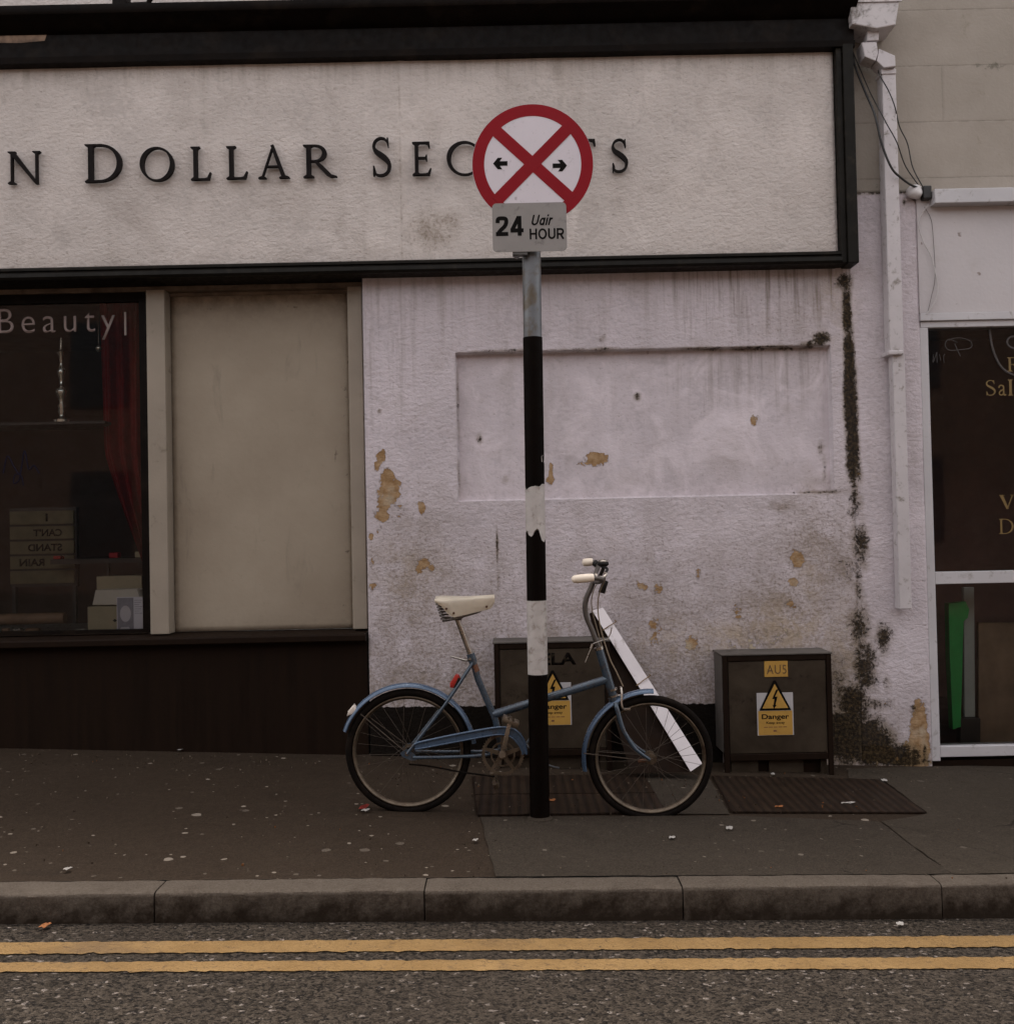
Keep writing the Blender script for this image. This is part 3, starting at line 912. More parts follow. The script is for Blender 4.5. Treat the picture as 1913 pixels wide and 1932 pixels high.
PEELS = [(720, 862, 9, 13, .75), (711, 878, 6, 10, .75), (732, 905, 12, 22, .9), (735, 925, 19, 24, .95), (724, 950, 11, 18, .9), (722, 972, 14, 12, .85), (716, 1000, 8, 14, .45), (795, 957, 7, 12, .8), (790, 908, 5, 18, .3),
         (1125, 863, 19, 12, .92), (1104, 873, 14, 6, .45), (1040, 888, 4, 20, .8), (1040, 905, 8, 6, .6), (1427, 793, 8, 13, .62),
         (800, 1062, 14, 8, .75), (790, 1075, 8, 10, .6), (815, 1072, 6, 12, .6), (755, 965, 9, 30, .42),
         (1505, 1055, 15, 18, .72), (1496, 1098, 9, 9, .8), (1493, 1140, 10, 10, .6), (1213, 1106, 11, 10, .62), (1243, 1108, 12, 12, .50),
         (1235, 1185, 14, 22, .60), (1305, 1216, 14, 15, .68), (1318, 1080, 8, 14, .5), (1236, 1210, 26, 12, .45),
         (1400, 1212, 60, 20, .34), (1470, 1195, 50, 24, .36), (1390, 1150, 12, 24, .48), (700, 1015, 5, 12, .6), (702, 1060, 6, 16, .55), (704, 1105, 10, 10, .5)]
MOULD_SHADE = [(1592, 530, 16, 16, .62), (1598, 590, 8, 60, .8), (1603, 690, 9, 80, .92), (1605, 760, 11, 80, .98), (1608, 845, 11, 60, .9), (1612, 925, 7, 44, .56), (1620, 1105, 9, 60, .46), (1626, 1235, 15, 66, .56), (1617, 885, 9, 26, .6), (1612, 950, 14, 40, .42),
          (1623, 1030, 16, 48, .55), (1600, 1075, 26, 30, .40), (1622, 1185, 20, 44, .58), (1632, 1260, 24, 50, .62), (1610, 1330, 30, 40, .70), (1600, 1390, 46, 44, 1.0), (1640, 1400, 40, 40, .95), (1680, 1425, 50, 20, .8), (1668, 1205, 15, 28, .60), (1672, 1290, 8, 16, .4),
          (1550, 638, 15, 11, .78), (1530, 648, 24, 5, .62), (1440, 655, 90, 4, .5), (1330, 656, 60, 3, .42), (1120, 658, 80, 3.5, .45), (950, 661, 60, 3.5, .45), (863, 760, 3, 90, .36), (865, 900, 3, 50, .34), (1545, 928, 40, 4, .55), (1560, 880, 5, 40, .35), (1553, 845, 6, 14, .45), (1205, 745, 7, 8, .6),  # thin entries paint the shadow line along the recess's top and left edges
          (938, 1030, 3, 32, .62), (941, 1095, 2.5, 22, .5), (1225, 662, 3, 3, .5), (905, 828, 6, 10, .45), (1000, 676, 7, 4, .5), (1135, 640, 6, 5, .42), (1140, 632, 5, 4, .45), (955, 905, 9, 8, .35), (716, 775, 4, 4, .6), (1470, 955, 45, 12, .3), (1515, 1320, 30, 20, .3), (1580, 1290, 30, 70, .42),
          (1625, 1330, 60, 14, .5), (870, 1180, 30, 24, .28), (890, 1260, 30, 30, .26), (800, 1270, 40, 30, .24), (1040, 1190, 40, 20, .3)]

def shop_attrs(X, Z):
    z_top = P(1100, 515).z
    px = X / (DIST / FPX) + CX           # rough picture column
    depth = (z_top - Z)
    gr = .10 + .58 * sstep(-Z, -1.8, -.5) + .40 * sstep(-Z, -.8, -.15)
    gr = np.maximum(gr, blob(X, Z, [(790, 1140, 130, 190, .8), (1300, 1190, 110, 100, .75), (1480, 1180, 140, 130, .95), (1540, 1050, 90, 130, .85), (1500, 620, 140, 90, .4), (770, 1260, 90, 90, .6), (1400, 890, 160, 40, .25)]))
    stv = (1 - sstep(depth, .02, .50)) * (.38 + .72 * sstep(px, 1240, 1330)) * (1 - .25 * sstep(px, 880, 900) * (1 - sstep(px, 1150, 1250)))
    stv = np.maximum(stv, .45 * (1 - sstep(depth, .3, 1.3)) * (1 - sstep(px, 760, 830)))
    inrec = (X > rec[0]) & (X < rec[1]) & (Z > rec[2]) & (Z < rec[3])
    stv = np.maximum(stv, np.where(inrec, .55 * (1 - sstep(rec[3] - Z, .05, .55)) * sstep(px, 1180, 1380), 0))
    ztar = P(1000, 1331).z + PSX * .25 * X
    tar = .5 + (ztar - Z) * 14
    tar = np.where(px > 1352, 0, tar)
    return {"grime": gr, "streak": stv, "mould": blob(X, Z, [(x, y, a * 1.12, b * 1.12, min(1.1, m * 1.12)) for x, y, a, b, m in MOULD_SHADE]), "peel": blob(X, Z, PEELS), "tar": np.clip(tar, 0, 1),
            "smooth": np.where(inrec, .75, 0.0), "pale": .4 * sstep(px, 1310, 1360) * sstep(-Z, -.75, -.65),
            "buff": blob(X, Z, [(1400, 1205, 70, 34, .95), (1480, 1190, 80, 50, 1.0), (1270, 1215, 60, 40, .6), (1530, 1090, 26, 60, .55), (770, 1080, 60, 70, .45), (1590, 1240, 40, 90, .6), (1580, 560, 30, 70, .6)])}

def shop_y(X, Z):
    inrec = (X > rec[0]) & (X < rec[1]) & (Z > rec[2]) & (Z < rec[3])
    y = np.where(inrec, .05, 0.0)
    wob = np.vectorize(lambda a, b: mnoise.noise(Vector((a * 2.3, b * 2.3, 1.0))))(X, Z)
    return y + wob * .004
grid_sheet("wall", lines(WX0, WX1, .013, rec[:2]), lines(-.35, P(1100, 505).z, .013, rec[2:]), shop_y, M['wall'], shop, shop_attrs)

# fascia panel
FY = -.07
fx1 = P(1576, 300, FY).x
fz0, fz1 = P(800, 497, FY).z, P(800, 103, FY).z
def fas_attrs(X, Z):
    z = np.zeros_like(X)
    px = X / ((DIST + FY) / FPX) + CX
    seam = np.exp(-((X - P(757, 300, FY).x) / .006) ** 2) * .55 + np.exp(-((X - P(122, 420, FY).x) / .004) ** 2) * .5 * (np.abs(Z - P(122, 425, FY).z) < .1)
    return {"grime": np.maximum(.10 + .25 * (1 - sstep(Z - fz0, .0, .12)), blob(X, Z, [(815, 440, 42, 34, .95), (850, 425, 18, 16, .9)])),
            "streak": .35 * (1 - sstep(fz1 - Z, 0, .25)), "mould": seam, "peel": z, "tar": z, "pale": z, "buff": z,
            "smooth": np.where((px > 700) & (px < 900), .3, 0) + blob(X, Z, [(815, 440, 45, 36, .25)])}
def fas_y(X, Z):
    wob = np.vectorize(lambda a, b: mnoise.noise(Vector((a * 3, b * 3, 7.0))))(X, Z)
    return FY + wob * .004 - .006 * np.exp(-((X - P(757, 300, FY).x) / .02) ** 2)
fascia = grid_sheet("fascia_panel", lines(-4.2, fx1, .018), lines(fz0, fz1, .018), fas_y, M['fascia'], shop, fas_attrs, back=.25)

LET = [('N', 14, 77, 285, 346), ('D', 159, 231, 271, 343), ('O', 264, 328, 277, 341), ('L', 359, 398, 276, 339), ('L', 426, 467, 275, 337),
       ('A', 487, 546, 273, 336), ('R', 571, 634, 272, 334), ('S', 701, 738, 258, 332), ('E', 777, 814, 267, 330), ('C', 842, 904, 266, 330),
       ('R', 930, 992, 264, 328), ('E', 1018, 1055, 263, 327), ('T', 1072, 1124, 262, 326), ('S', 1153, 1185, 261, 324)]
for ch, x0, x1, y0, y1 in LET:
    a, b = P(x0, (y0 + y1) / 2, FY - .03), P(x1, (y0 + y1) / 2, FY - .03)
    top, low = P((x0 + x1) / 2, y0, FY - .03).z, P((x0 + x1) / 2, y1, FY - .03).z
    new_obj("letter", glyph_bm(ch, a.x, b.x, low, top, FY - .034, .022), M['letter'], fascia)

# dark frame of the fascia
bm = BM()
fr1 = P(1612, 300, -.1).x
zb = P(800, 514, -.1).z
prof = [(FY - .03, fz0 + .014), (FY - .045, fz0 + .006), (FY - .045, fz0 - .006), (FY - .033, fz0 - .010), (FY - .033, fz0 - .018),
        (FY - .058, fz0 - .024), (FY - .062, zb + .012), (FY - .05, zb), (.2, zb), (.2, fz0 + .014)]
def extrude_x(bm, prof, x0, x1):
    a = [bm.verts.new((x0, y, z)) for y, z in prof]; b = [bm.verts.new((x1, y, z)) for y, z in prof]
    bm.faces.new(a); bm.faces.new(b[::-1])
    for i in range(len(prof)):
        j = (i + 1) % len(prof)
        bm.faces.new((a[i], b[i], b[j], a[j]))
extrude_x(bm, prof, -4.2, fx1 + .004)
new_obj("bottom_moulding", bm, M['moulding'], shop)
bm = BM()
z1 = P(1590, 92, -.1).z
# right-hand stile, mitred at the foot
box(bm, fx1 + .004, fx1 + .035, FY - .045, .2, zb + .003, z1 + .02, .004)
box(bm, fx1 + .036, fr1, FY - .062, .198, zb - .002, z1 + .02, .004)
new_obj("side_moulding", bm, M['moulding'], shop)
bm = BM()
zc0 = P(800, 106, -.12).z
zc1 = P(500, 0, -.22).z
prof = [(-.10, zc0), (-.13, zc0 + .004), (-.135, zc0 + .035), (-.118, zc0 + .042), (-.118, zc0 + .16), (-.15, zc0 + .175), (-.175, zc0 + .20),
        (-.215, zc1 - .045), (-.222, zc1 - .03), (-.222, zc1), (-.1, zc1 + .012), (.25, zc1 + .03), (.25, zc0)]
extrude_x(bm, prof, -4.25, fr1 + .01)
cornice = new_obj("cornice", bm, M['black_paint'], shop, smooth=30)
# weathered bare timber on the cornice
bm = BM()
pts = []
for x, y in ((-60, 53), (20, 50), (70, 48), (92, 50), (88, 64), (84, 76), (40, 80), (-60, 80)):
    p = P(x, y, -.1195); pts.append((p.x, p.z))
prism(bm, pts, -.1195, -.117)
new_obj("bare_patch", bm, M['peeled'], cornice)
# wall above the cornice
bm = BM()
box(bm, -4.2, fr1, .05, .3, zc1 + .012, 6.8)
new_obj("upper_wall", bm, M['fascia'], shop)
# shopfront: head, posts, board, window, sill, riser
SX0 = -4.2
xw = P(683, 700).x
bm = BM()
zh0, zh1 = P(480, 545, .07).z, zb - .002
box(bm, SX0, xw - .002, .07, .3, zh0, zh1, .003)
new_obj("head_beam", bm, M['wood_head'], shop)
def post(x0, x1, ya, yb, name, mat, yt=545, ybm=1197):
    a, b = P(x0, 850, ya).x, P(x1, 850, ya).x
    bm = BM(); box(bm, a, b, ya, yb, P(300, ybm, ya).z, zh0 - .001, .004)
    return new_obj(name, bm, mat, shop)
post(279, 314, .03, .3, "mullion", M['post_paint'])
pr = P(660, 850, .05).x
bm = BM(); box(bm, pr, xw - .003, .05, .28, P(680, 1187, .05).z, zh0 - .001, .004)
new_obj("mullion", bm, M['post_paint'], shop)
bx0, bx1 = P(314, 850, .03).x + .002, pr - .002
bz0, bz1 = P(490, 1189, .13).z, zh0 - .001
def board_attrs(X, Z):
    e = np.minimum(X - bx0, bx1 - X)
    g = .8 * np.exp(-np.minimum(bz1 - Z, 9) / .10) + .45 * np.exp(-e / .03) + .35 * np.exp(-(Z - bz0) / .05)  # board tone darkens towards its top, sides and foot
    return {"grime": np.clip(g, 0, 1), "mould": blob(X, Z, [(653, 668, 6, 14, .6), (648, 690, 5, 8, .5), (645, 735, 10, 30, .42), (640, 780, 8, 16, .4), (624, 850, 2.5, 26, .6), (648, 895, 4, 5, .6), (652, 918, 4, 8, .5),
                                                            (545, 735, 3, 20, .4), (325, 700, 5, 12, .55), (326, 740, 4, 8, .5), (331, 955, 3, 3, .6), (344, 1182, 4, 4, .5), (650, 1040, 3, 4, .6), (654, 1100, 3, 6, .5), (640, 1150, 10, 20, .38), (380, 575, 30, 6, .4), (540, 570, 40, 6, .4)])}
panel = grid_sheet("boarded_panel", lines(bx0, bx1, .03), lines(bz0, bz1, .03), lambda X, Z: .13 + 0 * X, M['board'], shop, board_attrs, back=.05)
bm = BM()
zt = P(480, 556, .12).z
box(bm, bx0 + .001, bx1 - .001, .119, .128, zt, bz1 - .001)
new_obj("trim", bm, M['wood_head'], panel)
bm = BM()
sz0, sz1 = P(350, 1217, -.04).z, P(350, 1203, -.04).z
prof = [(-.045, sz0), (-.05, sz0 + .006), (-.05, sz1 - .008), (-.045, sz1), (.135, bz0 - .004), (.3, bz0 - .004), (.3, sz0)]
extrude_x(bm, prof, SX0, xw - .002)
new_obj("window_sill", bm, M['riser'], shop)
bm = BM()
box(bm, SX0, xw - .002, .012, .3, -.5, sz0 - .001)
new_obj("stall_riser", bm, M['riser'], shop)
# shop window
wx1 = P(279, 850, .03).x - .003
wz1, wz0 = zh0 - .002, P(150, 1196, .09).z
fwx = P(266, 850, .09).x
win = bpy.data.objects.new("shop_window", None); col.objects.link(win); win.parent = shop
bm = BM()
box(bm, SX0, wx1, .085, .12, P(130, 571, .09).z, wz1)
box(bm, fwx, wx1, .084, .121, wz0 + .02, P(130, 571, .09).z - .001)
box(bm, SX0, wx1, .083, .122, wz0, wz0 + .019)
new_obj("window_frame", bm, M['black_paint'], win)
bm = BM()
vs = [bm.verts.new((x, .105, z)) for x, z in ((SX0, wz0 + .018), (fwx + .001, wz0 + .018), (fwx + .001, wz1 - .03), (SX0, wz1 - .03))]
bm.faces.new(vs)
new_obj("pane", bm, M['glass'], win)
a, b = P(-4, 604, .1), P(217, 604, .1)
new_obj("window_lettering", text_bm("Beauty", a.x, b.x, P(110, 642, .1).z, P(110, 580, .1).z, .1035, .001, -.007, 0, 1.32), M['vinyl'], win)
bm = BM(); c = P(236, 610, .1)
box(bm, c.x - .006, c.x + .006, .1025, .1035, c.z - .065, c.z + .065)
new_obj("window_lettering", bm, M['vinyl'], win)
bm = BM()
def scrawl(bm, pts, r, Y=.103):
    tube(bm, smooth_path([P(x, y, Y) for x, y in pts], 6), r, 6)
scrawl(bm, [(6, 893), (14, 860), (26, 880), (38, 893), (46, 850), (54, 885), (64, 878), (74, 893)], .0035)
scrawl(bm, [(40, 880), (36, 905), (26, 912), (28, 896), (40, 898), (44, 916)], .003)
new_obj("scrawl", bm, M['ink_blue'], win)
# the room behind
bm = BM()
rx0, rx1, ry0, ry1, rz0, rz1 = SX0, P(300, 850, .3).x - .004, .302, 2.4, wz0 - .01, wz1 + .1
q = [(rx0, ry0), (rx0, ry1), (rx1, ry1), (rx1, ry0)]
lo = [bm.verts.new((x, y, rz0 - .25 if i in (1, 2) else rz0 - .25)) for i, (x, y) in enumerate(q)]
hi = [bm.verts.new((x, y, rz1)) for x, y in q]
bm.faces.new(lo); bm.faces.new(hi[::-1])
for i in range(3):
    bm.faces.new((lo[i], lo[i + 1], hi[i + 1], hi[i]))
new_obj("interior_room", bm, M['room'], shop)
bm = BM(); box(bm, SX0, rx1 - .002, .124, .8, wz0 - .04, wz0 + .004)
disp = new_obj("display_floor", bm, M['floorboard'], shop)
FZ = wz0 + .004

# ---- goods in the window, each a thing of its own
def lbox(name, x0, x1, y0, y1, Y, dep, mat, label, cat, z0=None, tilt=0):
    a, b = P(x0, y0, Y), P(x1, y1, Y)
    zz = b.z if z0 is None else z0
    bm = BM(); box(bm, a.x, b.x, Y, Y + dep, zz, a.z, .002)
    o = new_obj(name, bm, mat, origin=Vector(((a.x + b.x) / 2, Y + dep / 2, zz)))
    return tag(o, label, cat)
lbox("card_box", 165, 245, 1145, 1199, .22, .16, M['card'], "cream card box on the window floor with a dark hole in its front", "box", z0=FZ)
bm = BM(); c = P(217, 1171, .22)
b_ = bpy.data.objects.get("card_box")
prism(bm, [(c.x - .012, c.z), (c.x, c.z + .01), (c.x + .012, c.z), (c.x, c.z - .008)], .2165, .2195); new_obj("hole", bm, M['ink'], b_)
bm = BM(); Y = .26
pts = [P(x, y, Y) for x, y in ((178, 1141), (184, 1113), (262, 1111), (270, 1141))]
prism(bm, [(p.x, p.z) for p in pts], Y - .03, Y + .10, .003)
tag(new_obj("flat_carton", bm, M['card_white'], origin=pts[0]), "white flat carton lying on the cream box in the window", "carton")  # a card lid lying loose on the box
lbox("card_box", 182, 268, 1088, 1145, .42, .12, M['card'], "tan card box standing behind the white flat carton in the window", "box", z0=FZ)
# leaflet
Y = .135
a, b = P(220, 1127, Y), P(272, 1201, Y)
lf = thing("leaflet", Vector(((a.x + b.x) / 2, Y, FZ)), "white leaflet with a grey portrait standing inside the shop window corner", "leaflet")
bm = BM(); box(bm, a.x, b.x, Y, Y + .003, FZ, a.z); new_obj("sheet", bm, M['leaflet'], lf)
bm = BM(); e = P(252, 1150, Y).x
box(bm, a.x + .004, e, Y - .0015, Y - .0004, FZ + .01, a.z - .004)
pic = new_obj("portrait", bm, M['portrait'], lf)
bm = BM(); c = P(237, 1158, Y)
prism(bm, [(c.x + .030 * math.cos(t), c.z + .045 * math.sin(t)) for t in np.linspace(0, 2 * math.pi, 24)[:-1]], Y - .0024, Y - .0017)
c2 = P(236, 1190, Y)
prism(bm, [(c2.x - .028, FZ + .012), (c2.x + .03, FZ + .012), (c2.x + .022, c2.z + .02), (c2.x - .02, c2.z + .02)], Y - .0022, Y - .0018)
new_obj("printed_face", bm, M['skin_print'], pic)
bm = BM()
for i in range(7):
    z = a.z - .02 - i * .012
    box(bm, e + .006, b.x - .008 - .008 * (i % 3), Y - .001, Y - .0004, z, z + .0025)
new_obj("text_lines", bm, M['portrait'], lf)
lbox("small_jar", 144, 157, 1188, 1201, .17, .03, M['card_white'], "tiny white pot on the window floor left of the card boxes", "pot", z0=FZ)
bm = BM(); a, b = P(-40, 1170, .3), P(123, 1166, .3)
tube(bm, [a, b], .032, 18)
tag(new_obj("wooden_roll", bm, M['wood_roll'], smooth=50, origin=a), "horizontal brown wooden roll low at the left of the shop window", "roll")
for x0, x1, mt, lb in ((3, 20, 'wood_roll', "brown squat jar under the left end of the wooden roll"), (22, 46, 'crystal', "silver squat jar under the wooden roll"), (48, 76, 'wood_roll', "brown squat jar under the right half of the wooden roll")):
    a, b = P(x0, 1183, .3), P(x1, 1200, .3)
    bm = BM(); r = (b.x - a.x) / 2
    lathe(bm, Vector(((a.x + b.x) / 2, .3, FZ)), [(r * .9, 0), (r, .01), (r, a.z - FZ - .02), (r * .8, a.z - FZ - .008)], 16)
    tag(new_obj("squat_jar", bm, M[mt], smooth=40, origin=Vector((a.x, .3, FZ))), lb, "jar", "jars under the wooden roll")
# shelf and candlestick
Y = .55
zs_ = P(120, 797, Y).z
bm = BM(); box(bm, SX0, P(205, 800, Y).x, Y - .06, Y + .25, zs_ - .018, zs_, .002)
tag(new_obj("glass_shelf", bm, M['shelf'], origin=Vector((-2.6, Y, zs_))), "dark shelf across the shop window carrying the candlestick", "shelf")
c = P(117, 795, Y); top = P(117, 640, Y).z - zs_
prof = [(.050, 0), (.050, .016), (.022, .026), (.016, .05), (.024, .07), (.018, .085), (.026, .10), (.014, .125), (.026, .16), (.038, .19), (.030, .21), (.012, .225), (.012, .27), (.022, .30), (.026, .32), (.013, .345), (.009, .37), (.013, .41), (.024, .44), (.008, .46), (.005, .50), (.02, top)]
prof = [(r, z * top / .52 if z < top else z) for r, z in prof]
prof[-1] = (.004, top * 1.02)
bm = BM(); lathe(bm, Vector((c.x, Y, zs_)), prof, 22)
tag(new_obj("candlestick", bm, M['crystal'], smooth=60, origin=Vector((c.x, Y, zs_))), "tall silvered candlestick on the shelf behind the window lettering", "candlestick")
c = P(186, 657, .4)
bm = BM()
lathe(bm, Vector((c.x, .4, c.z)), [(.002, -.02), (.014, -.014), (.02, 0), (.016, .012), (.006, .02), (.003, .03)], 16)
tube(bm, [Vector((c.x, .4, c.z + .03)), Vector((c.x, .4, rz1))], .001, 5)
tag(new_obj("hanging_bauble", bm, M['crystal'], smooth=50, origin=Vector((c.x, .4, c.z))), "small silver bauble hanging on a thread beside the red curtain", "bauble")
# curtain, gathered towards the right
bm = BM(); Yc = .62
tz, bz = P(230, 560, Yc).z, P(258, 1078, Yc).z
rows = []
nc, nr = 60, 30
for j in range(nr + 1):
    t = j / nr
    y = 560 + 518 * t
    xl = 186 + 14 * t + (44 * max(0, t - .55) / .45) ** 1.15
    xr = 292
    row = []
    for i in range(nc + 1):
        u = i / nc
        p = P(xl + (xr - xl) * u, y + 8 * (1 - u) * t, Yc)
        fold = .03 * math.sin(u * 24 + .6 * math.sin(t * 3)) + .012 * math.sin(u * 51 + 1)
        row.append(bm.verts.new((p.x, Yc + fold, p.z)))
    rows.append(row)
for A, B in zip(rows, rows[1:]):
    for i in range(nc):
        bm.faces.new((A[i], A[i + 1], B[i + 1], B[i]))
bmesh.ops.solidify(bm, geom=bm.faces[:], thickness=.003)
tag(new_obj("red_curtain", bm, M['curtain'], smooth=60, origin=P(280, 1078, Yc)), "deep red curtain gathered at the right of the shop window", "curtain")
# letter board with changeable rows seen from behind
Y = .75
a, b = P(18, 962, Y), P(140, 1103, Y)
lb = thing("letter_board", Vector(((a.x + b.x) / 2, Y, b.z)), "cream letter board with back-to-front black words in the shop window", "sign")
rowy = [(964, 989), (993, 1017), (1021, 1045), (1049, 1073), (1077, 1101)]
for (y0, y1), wd, (x0, x1) in zip(rowy, ("I", "CAN'T", "STAND", "RAIN", None), ((86, 90), (63, 117), (53, 117), (37, 84), (0, 0))):
    bm = BM(); box(bm, a.x, b.x, Y, Y + .02, P(80, y1, Y).z, P(80, y0, Y).z, .001)
    o = new_obj("row_panel", bm, M['lightbox'], lb)
    if wd:
        h = (y1 - y0)
        new_obj("row_lettering", text_bm(wd, P(x0, y0, Y).x, P(x1, y0, Y).x, P(80, y1 - 5, Y).z, P(80, y0 + 5, Y).z, Y - .0005, .001, .03, mirror=True), M['ink'], o)
bm = BM()
box(bm, a.x - .01, b.x + .01, Y + .021, Y + .06, b.z - .01, a.z + .01)
for x in (a.x, b.x - .02):
    box(bm, x, x + .02, Y + .022, Y + .05, FZ - .25, b.z - .011)
new_obj("backing", bm, M['shelf'], lb)
# counter with small goods
Y = .6
zc_ = P(220, 1053, Y).z
bm = BM(); box(bm, P(95, 1053, Y).x, rx1 - .01, Y, Y + .5, zc_ - .03, zc_); box(bm, P(195, 1053, Y).x, P(199, 1053, Y).x, Y + .05, Y + .08, rz0 - .25, zc_ - .03)
tag(new_obj("side_table", bm, M['shelf'], origin=Vector((-2.2, Y, zc_))), "dark narrow table behind the card boxes in the window", "table")
def small(name, x0, x1, y0, y1, mat, label, cat, Y=.62):
    a, b = P(x0, y0, Y), P(x1, y1, Y)
    bm = BM(); box(bm, a.x, b.x, Y, Y + .06, zc_ + .0005, a.z, .004)
    tag(new_obj(name, bm, mat, origin=Vector((a.x, Y, zc_))), label, cat)
small("cream_carton", 254, 283, 1041, 1053, M['card'], "cream carton on the window table under the curtain", "carton")
small("red_carton", 100, 114, 1049, 1053, M['red_lamp'], "small red carton on the left end of the window table", "carton")
small("red_pot", 205, 222, 1043, 1053, M['curtain'], "dark red pot on the window table left of the cream carton", "pot")

# =========================================================== NEIGHBOUR BUILDING (right)
nb = thing("neighbour_building", Vector((2.8, .3, -.1)), "neighbouring shop with beige upper wall and white framed window at the right", "building")
zl = P(1700, 361).z
px1 = P(1746, 1000).x
def nb_attrs(X, Z):
    a = shop_attrs(X, Z)
    px = X / (DIST / FPX) + CX
    a["tar"] = np.zeros_like(X); a["smooth"] = np.zeros_like(X); a["pale"] = np.zeros_like(X); a["buff"] = a["buff"] * .8
    a["streak"] = .15 * (1 - sstep(zl - Z, 0, .5))
    a["grime"] = .12 + .5 * sstep(-Z, -.55, .1)
    a["peel"] = blob(X, Z, [(1735, 1395, 16, 60, 1.15), (1728, 1430, 24, 34, .95), (1660, 1425, 36, 20, .72), (1700, 1437, 24, 8, .55), (1625, 1420, 16, 16, .6), (1720, 1370, 7, 14, .4)])
    a["mould"] = np.maximum(a["mould"], blob(X, Z, [(1725, 1340, 10, 12, .5), (1680, 362, 110, 5, .72), (1745, 372, 30, 12, .7), (1706, 380, 5, 12, .5), (1700, 1440, 60, 7, .8), (1745, 1425, 6, 26, .6), (1625, 1500, 40, 10, .3)]))
    return a
def nb_y(X, Z):
    wob = np.vectorize(lambda a, b: mnoise.noise(Vector((a * 2.3, b * 2.3, 1.0))))(X, Z)
    return wob * .004
grid_sheet("pillar", lines(WX1 + .0001, px1, .013), lines(-.4, zl, .013), nb_y, M['wall'], nb, nb_attrs)
def up_attrs(X, Z):
    j = np.zeros_like(X)
    for yy in (14, 120, 226, 332):
        j = np.maximum(j, np.exp(-((Z - P(1800, yy).z) / .004) ** 2))
    zz = [P(1800, yy).z for yy in (14, 120, 226, 332)]
    j = np.maximum(j, np.where((Z < zz[1]) & (Z > zz[2]), np.exp(-((X - P(1780, 170).x) / .004) ** 2) * .8, 0))
    return {"joint": j, "mould": blob(X, Z, [(1880, 122, 28, 12, .7), (1850, 118, 14, 10, .55), (1735, 340, 24, 12, .4), (1640, 140, 12, 40, .5), (1650, 345, 30, 12, .5), (1812, 218, 3, 6, .7)])}
zs2 = lines(zl + .001, P(1800, -60).z, .02)
for yy in (14, 120, 226, 332):
    zz = P(1800, yy).z
    zs2 += [zz - .006, zz - .003, zz, zz + .003, zz + .006]
xj = P(1780, 170).x
grid_sheet("upper_wall", sorted(lines(fr1 + .002, 4.4, .02) + [xj - .003, xj, xj + .003]), sorted(zs2), lambda X, Z: .02 + 0 * X, M['block'], nb, up_attrs)
bm = BM(); box(bm, fr1 + .002, 9, .02, .3, P(1800, -60).z + .001, 6.5)
new_obj("upper_wall", bm, M['block'], nb)
# ledge and blank sign board below it
bm = BM()
lx0 = P(1764, 368, -.08).x
lz1, lz0 = P(1838, 354, -.08).z, P(1838, 381, -.08).z
box(bm, lx0, 4.4, -.08, .02, lz0, lz1, .004)
new_obj("ledge", bm, M['white_frame'], nb)
bm = BM()
sbx, sbz = P(1741, 480, -.005).x, P(1820, 589, -.005).z
box(bm, px1 + .001, 4.4, -.006, .2, sbz, zl - .001, .002)
def blank():
    k = NB("white_sign_board_paint")
    c = k.mix(k.lin(k.noise(2, 5), .3, .7), (.47, .435, .44), (.54, .50, .50))
    c = k.mix(k.math('MULTIPLY', k.step(k.noise(14, 3, .5), .70, .74), .7), c, (.16, .11, .08))
    c = k.mix(k.math('MULTIPLY', k.step(k.noise(5, 5, .6), .6, .8), .3), c, (.36, .32, .27))
    return k.out(c, .6, 0, k.bump(k.noise(40, 5), .002), .3)
new_obj("blank_fascia", bm, blank(), nb)
# window
nw = bpy.data.objects.new("shop_window", None); col.objects.link(nw); nw.parent = nb
jx0, jx1 = px1 + .001, P(1762, 1000, .0).x
gz = P(1840, 1428, 0).z
bm = BM()
box(bm, px1 + .001, 4.4, -.014, .1, P(1830, 603, -.014).z, sbz - .001, .003)
box(bm, jx0 + .006, 4.4, .002, .1, P(1830, 616, 0).z, P(1830, 603, -.014).z - .001, .003)
box(bm, jx0, jx1, .0, .1, gz - .02, P(1830, 616, 0).z - .001, .003)
box(bm, jx1 + .001, 4.4, .004, .098, P(1840, 1101, 0).z, P(1840, 1078, 0).z, .003)
box(bm, jx1 + .001, 4.4, .003, .098, gz, P(1840, 1408, 0).z, .003)
new_obj("window_frame", bm, M['white_frame'], nw)
for y0, y1 in ((616, 1078), (1101, 1408)):
    bm = BM()
    za, zb_ = P(1840, y1, .04).z - .01, P(1840, y0, .04).z + .01
    bm.faces.new([bm.verts.new((x, .045, z)) for x, z in ((jx1 - .005, za), (4.4, za), (4.4, zb_), (jx1 - .005, zb_))])
    new_obj("pane", bm, M['glass'], nw)
bm = BM()
for x0, x1 in ((jx0, jx1), (4.38, 4.42)):
    box(bm, x0, x1, .1, 2.2, -.6, 2.6)
box(bm, jx0, 4.4, 2.2, 2.25, -.6, 2.6)
box(bm, jx0, 4.4, .1, 2.2, 2.6, 2.65)
box(bm, jx0, 4.4, .1, 2.2, gz - .06, gz - .03)
new_obj("interior_room", bm, M['room_red'], nb)
bm = BM(); box(bm, px1, 4.4, .02, .3, -.6, gz - .021); new_obj("threshold", bm, M['riser'], nb)
bm = BM(); box(bm, 4.42, 9, .0, .3, -.8, zl + .1); box(bm, 4.40, 4.42, -.02, .3, -.8, zl); new_obj("side_wall", bm, M['wall'], nb)
bm = BM(); box(bm, -9, -4.26, .0, .3, -.1, 6.8); new_obj("side_wall", bm, M['fascia'], shop)
GY = .0415
